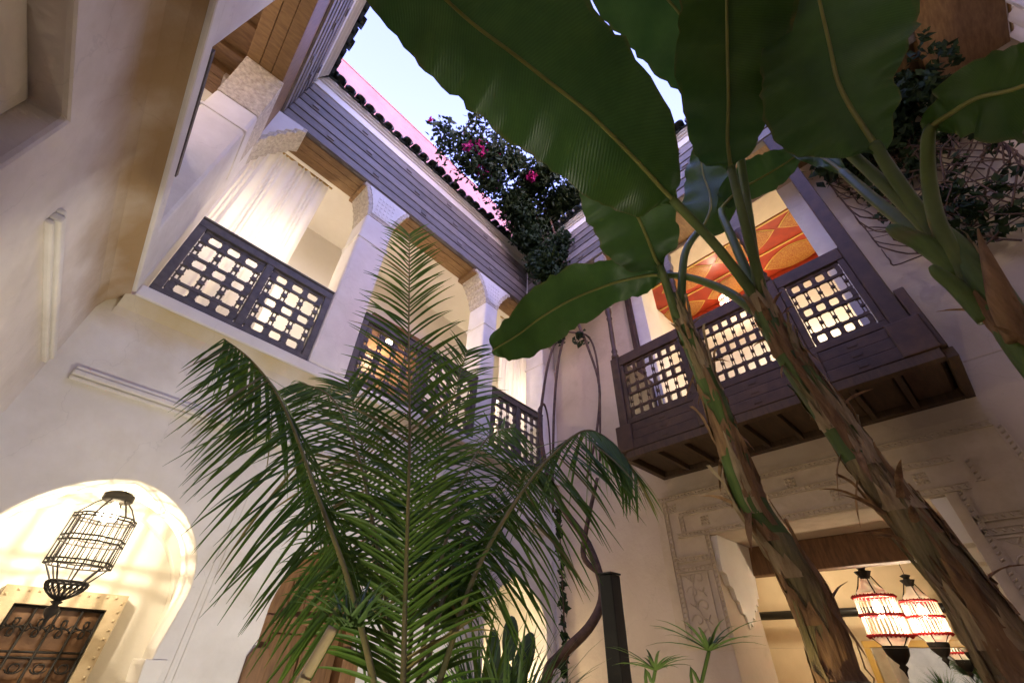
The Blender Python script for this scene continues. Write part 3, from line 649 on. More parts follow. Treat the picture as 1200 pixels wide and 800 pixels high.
MB().box(XE-0.03, XE+0.004, 1.66, 2.618, GF, GF+0.03).build('shade_strip', 'railing_wood', TC)  # dark strip standing in for the shadow gap along the slab edge

# ---------------------------------------------------------------- projecting balcony
BX = 4.22
BL = thing('wooden_balcony', 'dark carved wood balcony with lattice panels projecting from the wall', 'balcony', (4.66, 1.1, 3.57))
BY0, BY1, BZ = -0.40, 2.66, 3.57
MB().box(BX+0.02, XB, BY0+0.02, BY1-0.02, BZ+0.09, GF-0.02).build('deck', 'balcony_wood', BL)
for y in (BY0, BY1-0.07): MB().box(BX, XB-0.002, y, y+0.07, BZ, BZ+0.088).build('soffit_edge', 'soffit_wood', BL, bev=0.006)
for x in (BX-0.045, XB-0.09): MB().box(x, x+0.085, BY0+0.071, BY1-0.071, BZ, BZ+0.088).build('soffit_edge', 'soffit_wood', BL, bev=0.006)
nb_ = 9; pw = (BY1-BY0-0.144)/nb_
for i in range(nb_):
    y = BY0+0.072+i*pw
    if i: MB().box(BX+0.042, XB-0.092, y-0.022, y+0.022, BZ+0.006, BZ+0.087).build('soffit_rib', 'soffit_wood', BL, bev=0.004)
    MB().box(BX+0.06, XB-0.11, y+0.03, y+pw-0.03, BZ+0.055, BZ+0.088).build('soffit_panel', 'soffit_wood', BL, bev=0.012)
# apron boards in tiers
posts = [(2.52, 2.64), (1.44, 1.60), (0.46, 0.62), (-0.30, -0.16)]
for z0, z1, x in ((3.66, 3.775, BX-0.05), (3.78, 3.885, BX-0.035), (3.89, 3.995, BX-0.02)):
    for (ya, yb) in ((1.60, 2.52), (0.62, 1.44), (-0.16, 0.46)):
        MB().box(x, BX+0.03, ya+0.006, yb-0.006, z0, z1).build('apron_board', 'balcony_wood', BL, bev=0.008)
        MB().box(x-0.006, x, (ya+yb)/2-0.04, (ya+yb)/2+0.04, z0+0.04, z1-0.03).build('apron_block', 'balcony_wood', BL, bev=0.003)
for ya, yb in posts:
    MB().box(BX-0.035, BX+0.06, ya, yb, 4.0, 5.03).build('post', 'balcony_wood', BL, bev=0.012)
    MB().box(BX-0.06, BX+0.06, ya-0.05, yb+0.05, 3.66, 3.998).build('post_plinth', 'balcony_wood', BL, bev=0.012)
for (ya, yb) in ((1.60, 2.52), (0.62, 1.44), (-0.16, 0.46)):
    MB().box(BX-0.02, BX+0.05, ya, yb, 4.88, 5.03).build('top_rail', 'balcony_wood', BL, bev=0.008)
    MB().box(BX-0.02, BX+0.05, ya, yb, 4.0, 4.07).build('bottom_rail', 'balcony_wood', BL, bev=0.008)
    for q0, q1 in ((ya, ya+0.06), (yb-0.06, yb)): MB().box(BX-0.016, BX+0.048, q0+0.001, q1-0.001, 4.072, 4.878).build('stile', 'balcony_wood', BL, bev=0.006)
    b = MB(); lattice(b, ya+0.064, yb-0.064, 4.074, 4.876, BX, BX+0.04, 6 if yb > 2 else (6 if ya > 0.5 else 4), 'SLSLS', put=lambda v: (v[1], v[0], v[2])); b.build('lattice', 'balcony_wood', BL, stuff=True)
for y in (BY0+0.10, BY1-0.14):      # closed cheeks
    MB().box(BX+0.06, XB, y, y+0.05, 3.66, 5.03).build('side_panel', 'balcony_wood', BL, bev=0.006)
MB().box(BX-0.04, XB, -0.38, -0.305, 3.66, 4.3).build('side_panel', 'balcony_wood', BL, bev=0.01)
def column(y, x, r=0.035):
    b = MB(); b.lathe([(r*1.5, 5.03), (r*1.5, 5.10), (r*0.9, 5.13), (r*1.3, 5.18), (r*0.85, 5.22), (r, 5.4), (r*0.9, 5.75), (r*1.3, 5.80), (r*0.9, 5.84), (r*1.4, 5.92), (r*1.4, 6.0)], (x, y), 12)
    return b.build('column', 'balcony_wood', BL, smooth=True)
column(2.58, BX+0.02); column(0.54, BX+0.02, 0.045); column(1.52, BX+0.02)
for y, w in ((0.54, 0.05), (2.58, 0.04), (1.52, 0.04)):      # scalloped bolster over each column
    pr = [(BX-0.02, 6.0)]; pr = []
    for i in range(13):
        z = 6.0+i*0.1; pr += [(y-w-0.018*(i % 2)-0.004*i, z)]
    for i in range(12, -1, -1):
        z = 6.0+i*0.1; pr += [(y+w+0.018*(i % 2)+0.004*i, z)]
    MB().prism(pr, 'x', BX-0.02, BX+0.06).build('bolster', 'fascia_wood', BL)
MB().box(BX-0.02, BX+0.06, -0.30, -0.17, 5.03, 7.24).build('end_post', 'balcony_wood', BL, bev=0.01)
MB().box(XB-0.12, XB-0.021, -0.30, -0.24, 5.03, 7.2).build('wall_post', 'balcony_wood', BL, bev=0.01)
MB().box(XB-0.12, XB-0.021, 2.60, 2.68, 5.03, 7.2).build('wall_post', 'balcony_wood', BL, bev=0.01)

# ---------------------------------------------------------------- doors
D1 = thing('grille_door', 'wooden double door with wrought iron scroll grille behind the hanging lantern', 'door', (0.46, 5.2, 0), AR)
MB().plate([(0.10, 0.0), (0.86, 0.0), (0.86, 1.98), (0.10, 1.98)], [[(0.20, 0.001), (0.76, 0.001), (0.76, 1.87), (0.20, 1.87)]], 'y', 5.18, 5.30).build('stone_surround', 'tan_stone', D1, bev=0.01)
st = share(MB().add([(-.011, 0, -.011), (.011, 0, -.011), (.011, 0, .011), (-.011, 0, .011), (0, -.012, 0)], [(0, 1, 4), (1, 2, 4), (2, 3, 4), (3, 0, 4)]), 'stud', 'tan_stone')
for i in range(32):
    for s in (0.125, 0.835): piece('stud', st, D1, (s, 5.179, 0.06+i*0.06))
for i in range(11): piece('stud', st, D1, (0.18+i*0.06, 5.179, 1.955))
for a, c in ((0.205, 0.475), (0.485, 0.755)):
    lf = MB().box(a, c, 5.245, 5.285, 0.0, 1.865).build('door_leaf', 'dark_cedar', D1)
    for z0, z1 in ((0.15, 0.7), (0.8, 1.4)): MB().box(a+0.04, c-0.04, 5.235, 5.2455, z0, z1).build('panel', 'dark_cedar', lf, bev=0.01)
b = MB()
for s in (0.215, 0.34, 0.48, 0.62, 0.745): b.tube([(s, 5.215, 0.0), (s, 5.215, 1.86)], 0.010, 6)
for z in (0.1, 0.9, 1.55, 1.585, 1.855): b.tube([(0.205, 5.215, z), (0.755, 5.215, z)], 0.009, 6)
def curl(cx, cz, r, sg, sz):
    return [(cx+sg*r*(1-0.085*i)*math.cos(0.5*i+0.3), 5.212, cz+sz*r*(1-0.085*i)*math.sin(0.5*i+0.3)) for i in range(11)]
for k in range(4):
    c = 0.275+0.137*k
    for sg in (1, -1):
        b.tube(curl(c+sg*0.012, 1.69, 0.052, sg, 1), 0.006, 5); b.tube(curl(c+sg*0.012, 1.77, 0.05, sg, -1), 0.006, 5); b.tube(curl(c, 1.50, 0.05, sg, -1), 0.005, 5)
b.build('iron_grille', 'iron', D1, smooth=True)
D2 = thing('arched_door', 'carved brown wooden door with pointed arched head behind the palm', 'door', (2.03, 4.2, 0), AR)
ho = arch(2.03, 0.415, 1.90, 2.475, 0.0, 22, 0.3); hi_ = arch(2.03, 0.33, 1.90, 2.38, 0.0, 22, 0.3)
MB().plate(ho, [[(x, z+0.002 if z < 0.1 else z) for x, z in hi_]], 'y', 4.15, 4.30).build('frame', 'door_wood', D2, bev=0.008)
MB().plate(hi_, [], 'y', 4.24, 4.28).build('door_leaf', 'door_wood', D2)
MB().box(1.60, 2.46, 4.12, 4.2, 1.82, 1.875).build('transom', 'door_wood', D2, bev=0.008)
for a, c in ((1.56, 1.72), (2.34, 2.50)):
    MB().prism([(a, 0.0), (c, 0.0), (c, 1.60), (c-0.02 if a < 2 else c, 1.66), (a if a > 2 else a+0.03, 1.66), (a, 1.60)], 'y', 4.06, 4.16).build('side_post', 'door_wood', D2, bev=0.01)
for i in range(2):
    for j, (z0, z1) in enumerate(((0.2, 0.75), (0.85, 1.3), (1.38, 1.76))):
        x = 1.74+i*0.30; MB().box(x, x+0.26, 4.215, 4.2405, z0, z1).build('panel', 'door_wood', D2, bev=0.015)
for x in (1.80, 1.95, 2.10): MB().box(x, x+0.11, 4.22, 4.2405, 1.92, 2.18 if x != 1.95 else 2.28).build('panel', 'door_wood', D2, bev=0.012)
MB().box(2.02, 2.035, 4.205, 4.2405, 0.0, 1.82).build('meeting_stile', 'door_wood', D2)
D3 = thing('gallery_door', 'brown wooden door on the gallery back wall behind the palm tip', 'door', (2.9, 5.55, GF), AR)
MB().plate([(2.3, GF), (3.6, GF), (3.6, 6.4), (2.3, 6.4)], [[(2.42, GF+.002), (3.48, GF+.002), (3.48, 6.28), (2.42, 6.28)]], 'y', 5.5, 5.598).build('frame', 'dark_cedar', D3, bev=0.01)
for a in (2.425, 2.955):
    lf = MB().box(a, a+0.52, 5.545, 5.59, GF, 6.275).build('door_leaf', 'dark_cedar', D3)
    for z0 in (4.2, 4.75, 5.3, 5.85): MB().box(a+0.07, a+0.45, 5.53, 5.546, z0, z0+0.4).build('panel', 'dark_cedar', lf, bev=0.015)

# ---------------------------------------------------------------- curtains
def curtain(label, s0, s1, d, z0, z1, amp, folds, tie=0.0):
    T = thing('curtain', label, 'curtain', ((s0+s1)/2, d, z0), AR, 'white curtains of the upper gallery')
    nx, nz = folds*8, 14; b = MB(); rg = random.Random(int(s0*77)); ph = [rg.uniform(0.7, 1.3) for _ in range(folds+2)]
    for side in (0, 1):
        for i in range(nx+1):
            for j in range(nz+1):
                u = i/nx; v = j/nz; f = u*folds
                a = amp*ph[int(f)]*(0.6+0.4*v)
                g_ = f+0.35*math.sin(1.9*f+0.6*v); y = d+a*math.sin(2*math.pi*g_)+0.5*a*math.sin(2*math.pi*g_*0.43+1+1.5*v)+side*0.004
                b.v.append((s0+(s1-s0)*u+0.02*math.sin(3*v+f)*(1-v), y, z0+(z1-z0)*v))
    m = (nx+1)*(nz+1); w = nz+1
    for i in range(nx):
        for j in range(nz): b.f.append((i*w+j, (i+1)*w+j, (i+1)*w+j+1, i*w+j+1))
    b.v = b.v[:m]
    b.build('cloth', 'curtain', T, smooth=True)
    b = MB(); b.tube([(s0-0.05, d, z1+0.02), (s1+0.05, d, z1+0.02)], 0.015, 8); b.build('rail', 'brass', T, smooth=True)
curtain('white curtain drawn behind the railing by the corner pier', -0.95, 0.64, 4.50, 4.08, 7.18, 0.024, 22)
curtain('white curtain hanging at the gallery end beside the climbing stems', 4.50, 5.45, 4.55, 4.08, 7.18, 0.022, 13)
T = thing('curtain', 'pale curtain in the gallery opposite, beyond the wall creeper', 'curtain', (4.6, -2.56, GF), 0.0)
b = MB(); nx = 60
for i in range(nx+1):
    for j in range(9): b.v.append((3.6+2.0*i/nx, -2.56+0.035*math.sin(i*0.9)+0.012*math.sin(i*2.3+j*.4), GF+3.27*j/8))
b.f = [(i*9+j, (i+1)*9+j, (i+1)*9+j+1, i*9+j+1) for i in range(nx) for j in range(8)]
b.build('cloth', 'curtain', T, smooth=True)
MB().tube([(3.5, -2.56, 7.325), (5.65, -2.56, 7.325)], 0.015, 8).build('rail', 'brass', T, smooth=True)

# ---------------------------------------------------------------- lanterns
def ring_pts(r, z, n=28, sc_=0.0, m=8): return [(r*(1+sc_*math.cos(m*2*math.pi*i/n))*math.cos(2*math.pi*i/n), r*(1+sc_*math.cos(m*2*math.pi*i/n))*math.sin(2*math.pi*i/n), z) for i in range(n+1)]
L1 = thing('hanging_lantern', 'black iron cage lantern hanging lit in the arch before the grille door', 'lantern', (0, 0, 0), AR)
# built about its own axis, hung at z 0, then moved
for z in (-0.145, -0.165, -0.285, -0.315, -0.43, -0.455):
    MB().tube(ring_pts(0.155, z, 48, 0.05, 8), 0.0055, 6, cap=False).build('ring', 'iron', L1, smooth=True)
RODM = share(MB().tube([(0, 0, -0.46), (0, 0, -0.14)], 0.0042, 6), 'rod', 'iron')
for i in range(24):
    a = 2*math.pi*i/24; rr = 0.155*(1+0.05*math.cos(8*a)); piece('rod', RODM, L1, (rr*math.cos(a), rr*math.sin(a), 0))
for i in range(6):
    a = 2*math.pi*i/6; MB().tube([(0.155*math.cos(a), 0.155*math.sin(a), -0.145), (0.10*math.cos(a), 0.10*math.sin(a), -0.06), (0.07*math.cos(a), 0.07*math.sin(a), -0.03)], 0.005, 5).build('shoulder', 'iron', L1)
b = MB(); b.lathe([(0.075, -0.03), (0.085, -0.02), (0.085, 0.02), (0.055, 0.035), (0.02, 0.05)], (0, 0), 12); b.build('canopy_cap', 'iron', L1, smooth=True)
b = MB(); b.tube([(0, 0, -0.11), (0, 0, 0.22)], 0.006, 6); b.build('chain', 'iron', L1)
for i in range(8):
    a = 2*math.pi*i/8; MB().tube([(0.15*math.cos(a), 0.15*math.sin(a), -0.455), (0.085*math.cos(a), 0.085*math.sin(a), -0.55)], 0.005, 5).build('strut', 'iron', L1)
MB().tube(ring_pts(0.09, -0.55, 24), 0.009, 6, cap=False).build('bowl_rim', 'iron', L1, smooth=True)
b = MB()
for i in range(20):
    a = 2*math.pi*i/20
    for tw in (0.5, -0.5):
        b.tube([((0.088*(1-t**2.2)+0.012)*math.cos(a+tw*t), (0.088*(1-t**2.2)+0.012)*math.sin(a+tw*t), -0.552-0.10*t) for t in (0, .2, .4, .6, .8, 1)], 0.004, 4, cap=False)
b.build('filigree_bowl', 'iron', L1)
MB().lathe([(0.012, -0.65), (0.03, -0.66), (0.014, -0.675), (0.034, -0.70), (0.03, -0.725), (0.012, -0.75), (0.008, -0.79), (0.001, -0.82)], (0, 0), 12).build('finial', 'iron', L1, smooth=True)
MB().lathe([(0.001, -0.175), (0.045, -0.155), (0.06, -0.12), (0.045, -0.08), (0.02, -0.05), (0.012, -0.035)], (0, 0), 14).build('bulb', 'bulb', L1, smooth=True)
L1.scale = (1.2, 1.2, 1.08); L1.location = AW(0.385, 4.66, 2.58)

def bead_lantern(label, loc, s=1.0, group=None):
    T = thing('bead_lantern', label, 'lantern', (0, 0, 0), 0, group)
    r = 0.165
    ROD = share(MB().tube([(0, 0, -0.50), (0, 0, -0.17)], 0.0052, 6), 'glass_rod', 'glass_rod')
    for i in range(30):
        a = 2*math.pi*i/30; piece('glass_rod', ROD, T, (r*math.cos(a), r*math.sin(a), 0))
    for z in (-0.18, -0.33, -0.49):
        bb = MB()
        for i in range(30):
            a = 2*math.pi*i/30; bb.add([((r+dx*0.022)*math.cos(a)-dy*0.016*math.sin(a), (r+dx*0.022)*math.sin(a)+dy*0.016*math.cos(a), z+dz*0.021) for dx, dy, dz in ((1, 0, 0), (-1, 0, 0), (0, 1, 0), (0, -1, 0), (0, 0, 1), (0, 0, -1))],
                                       [(0, 2, 4), (2, 1, 4), (1, 3, 4), (3, 0, 4), (2, 0, 5), (1, 2, 5), (3, 1, 5), (0, 3, 5)])
        bb.tube(ring_pts(r, z, 30), 0.012, 6, cap=False)
        bb.build('bead_ring', 'red_bead', T, smooth=True)
    MB().lathe([(0.13, -0.17), (0.125, -0.14), (0.105, -0.115), (0.07, -0.09), (0.055, -0.06), (0.05, -0.03)], (0, 0), 20).build('glass_dome', 'glass_rod', T, smooth=True)
    b = MB(); b.lathe([(0.02, 0.10), (0.055, 0.085), (0.03, 0.06), (0.04, 0.03), (0.075, 0.04), (0.05, 0.0), (0.035, -0.03)], (0, 0), 8); b.build('crown', 'iron', T)
    for i in range(4):
        a = math.pi/2*i+.4; MB().tube([(0.05*math.cos(a), 0.05*math.sin(a), 0.0), (0.085*math.cos(a), 0.085*math.sin(a), -0.08), (0.13*math.cos(a), 0.13*math.sin(a), -0.16)], 0.006, 5).build('strut', 'iron', T)
    for i in range(6):
        a = math.pi/3*i; MB().tube([(r*0.95*math.cos(a), r*0.95*math.sin(a), -0.50), (0.09*math.cos(a), 0.09*math.sin(a), -0.565)], 0.006, 5).build('strut', 'iron', T)
    MB().lathe([(0.155, -0.50), (0.10, -0.558), (0.098, -0.562)], (0, 0), 20).build('lower_glass', 'glass_rod', T, smooth=True)
    MB().lathe([(0.095, -0.563), (0.098, -0.578), (0.085, -0.63), (0.05, -0.675), (0.022, -0.70), (0.035, -0.72), (0.012, -0.75), (0.001, -0.80)], (0, 0), 14).build('bowl', 'iron', T, smooth=True)
    MB().lathe([(0.001, -0.34), (0.03, -0.32), (0.04, -0.28), (0.03, -0.24), (0.012, -0.21)], (0, 0), 12).build('bulb', 'bulb', T, smooth=True)
    b = MB(); b.tube([(0, 0, 0.09), (0, 0, 0.42)], 0.004, 5); b.build('chain', 'iron', T)
    T.location = loc; T.scale = (s, s, s); return T
BLADES = {
    'two_a': ((-0.23, -0.23, -0.94),
        [(1.76, 0.28, 2.96, 0.0, 0.0), (1.56, 0.31, 3.2, 0.0, 0.0), (1.35, 0.36, 3.4, 0.017, 0.012), (1.27, 0.37, 3.43, 0.165, 0.099), (1.06, 0.38, 3.46, 0.244, 0.213), (0.77, 0.4, 3.48, 0.273, 0.266), (0.57, 0.43, 3.48, 0.273, 0.287), (0.35, 0.46, 3.46, 0.26, 0.296), (0.18, 0.48, 3.42, 0.234, 0.283), (-0.0, 0.48, 3.36, 0.197, 0.239), (-0.17, 0.48, 3.26, 0.138, 0.15), (-0.3, 0.47, 3.12, 0.065, 0.065), (-0.34, 0.47, 3.08, 0.004, 0.004)]),
    'one_a': ((-0.53, -0.23, -0.82),
        [(1.7, 0.64, 3.03, 0.0, 0.0), (1.68, 0.64, 3.39, 0.015, 0.015), (1.66, 0.65, 3.49, 0.168, 0.129), (1.57, 0.63, 3.6, 0.259, 0.189), (1.45, 0.61, 3.72, 0.269, 0.249), (1.31, 0.59, 3.8, 0.245, 0.275), (1.17, 0.55, 3.85, 0.2, 0.238), (1.06, 0.51, 3.88, 0.111, 0.139), (0.98, 0.49, 3.9, 0.009, 0.009)]),
    'two_b': ((-0.42, -0.33, -0.85),
        [(1.77, 0.31, 2.92, 0.0, 0.0), (1.8, 0.4, 3.14, 0.0, 0.0), (1.78, 0.54, 3.33, 0.0, 0.0), (1.74, 0.67, 3.42, 0.04, 0.02), (1.71, 0.76, 3.46, 0.112, 0.061), (1.62, 0.94, 3.46, 0.131, 0.157), (1.47, 1.13, 3.36, 0.186, 0.197), (1.34, 1.26, 3.22, 0.18, 0.17), (1.22, 1.34, 3.06, 0.143, 0.124), (1.13, 1.39, 2.96, 0.083, 0.083), (1.1, 1.4, 2.92, 0.009, 0.009)]),
    'two_c': ((-0.34, 0.01, -0.94),
        [(1.78, 0.27, 3.01, 0.0, 0.0), (1.73, 0.1, 3.7, 0.0, 0.0), (1.51, -0.03, 4.0, 0.046, 0.046), (1.42, -0.07, 4.15, 0.159, 0.14), (1.24, -0.07, 4.25, 0.229, 0.202), (1.03, -0.06, 4.35, 0.261, 0.248), (0.78, -0.02, 4.4, 0.253, 0.262), (0.51, 0.03, 4.4, 0.165, 0.165), (0.37, 0.05, 4.38, 0.008, 0.008)]),
    'two_d': ((-0.45, 0.05, -0.89),
        [(1.75, 0.25, 2.98, 0.0, 0.0), (1.61, 0.17, 3.3, 0.0, 0.0), (1.54, 0.11, 3.6, 0.017, 0.017), (1.51, 0.09, 3.66, 0.113, 0.104), (1.44, 0.05, 3.72, 0.171, 0.154), (1.33, -0.03, 3.8, 0.2, 0.2), (1.17, -0.13, 3.9, 0.232, 0.256), (1.01, -0.22, 3.96, 0.197, 0.281), (0.88, -0.29, 3.98, 0.18, 0.252), (0.74, -0.36, 3.98, 0.101, 0.134), (0.67, -0.39, 3.96, 0.006, 0.006)]),
    'three_a': ((-0.52, 0.18, -0.84),
        [(1.59, -0.29, 2.58, 0.0, 0.0), (1.59, -0.3, 2.84, 0.0, 0.0), (1.55, -0.32, 3.1, 0.0, 0.0), (1.52, -0.33, 3.19, 0.039, 0.045), (1.5, -0.34, 3.3, 0.174, 0.114), (1.46, -0.35, 3.42, 0.247, 0.158), (1.41, -0.37, 3.54, 0.274, 0.232), (1.34, -0.42, 3.69, 0.25, 0.286), (1.26, -0.47, 3.84, 0.21, 0.318), (1.16, -0.53, 4.0, 0.182, 0.29), (1.05, -0.59, 4.08, 0.106, 0.177), (0.98, -0.62, 4.13, 0.007, 0.007)]),
    'three_b': ((-0.44, 0.08, -0.89),
        [(1.61, -0.29, 2.61, 0.0, 0.0), (1.6, -0.29, 2.95, 0.0, 0.0), (1.59, -0.27, 3.4, 0.0, 0.0), (1.48, -0.22, 3.85, 0.017, 0.017), (1.44, -0.21, 3.93, 0.127, 0.22), (1.36, -0.21, 4.0, 0.178, 0.254), (1.25, -0.21, 4.08, 0.19, 0.253), (1.11, -0.22, 4.14, 0.166, 0.248), (0.96, -0.23, 4.2, 0.081, 0.121), (0.88, -0.22, 4.2, 0.008, 0.008)]),
    'three_c': ((-0.69, 0.28, -0.67),
        [(1.56, -0.27, 2.49, 0.0, 0.0), (1.55, -0.3, 2.73, 0.0, 0.0), (1.52, -0.35, 2.89, 0.0, 0.0), (1.46, -0.41, 3.01, 0.0, 0.0), (1.43, -0.44, 3.04, 0.034, 0.045), (1.4, -0.48, 3.02, 0.076, 0.082), (1.34, -0.52, 2.96, 0.106, 0.106), (1.29, -0.55, 2.87, 0.111, 0.134), (1.21, -0.57, 2.76, 0.096, 0.133), (1.15, -0.57, 2.63, 0.063, 0.081), (1.11, -0.56, 2.54, 0.003, 0.003)]),
    'one_b': ((-0.6, -0.1, -0.79),
        [(1.73, 0.63, 3.06, 0.0, 0.0), (1.78, 0.53, 3.5, 0.0, 0.0), (1.85, 0.43, 3.7, 0.01, 0.01), (1.88, 0.39, 3.76, 0.125, 0.125), (1.91, 0.33, 3.89, 0.171, 0.139), (1.93, 0.3, 4.06, 0.166, 0.133), (1.93, 0.29, 4.24, 0.127, 0.15), (1.92, 0.26, 4.43, 0.083, 0.119), (1.91, 0.25, 4.56, 0.012, 0.012)]),
    'two_e': ((-0.65, -0.01, -0.76),
        [(1.78, 0.28, 2.98, 0.0, 0.0), (1.84, 0.28, 3.52, 0.0, 0.0), (1.88, 0.28, 3.77, 0.015, 0.015), (1.91, 0.23, 3.86, 0.073, 0.052), (1.93, 0.14, 3.91, 0.114, 0.083), (1.95, 0.04, 3.92, 0.132, 0.101), (1.95, -0.06, 3.91, 0.118, 0.089), (1.94, -0.15, 3.9, 0.058, 0.048), (1.94, -0.2, 3.91, 0.005, 0.005)]),
    'three_d': ((-0.65, 0.07, -0.75),
        [(1.63, -0.29, 2.65, 0.0, 0.0), (1.73, -0.26, 3.11, 0.0, 0.0), (1.8, -0.25, 3.43, 0.008, 0.008), (1.83, -0.24, 3.58, 0.033, 0.05), (1.86, -0.22, 3.74, 0.053, 0.071), (1.87, -0.18, 3.88, 0.047, 0.056), (1.88, -0.13, 3.99, 0.005, 0.005)]),
}
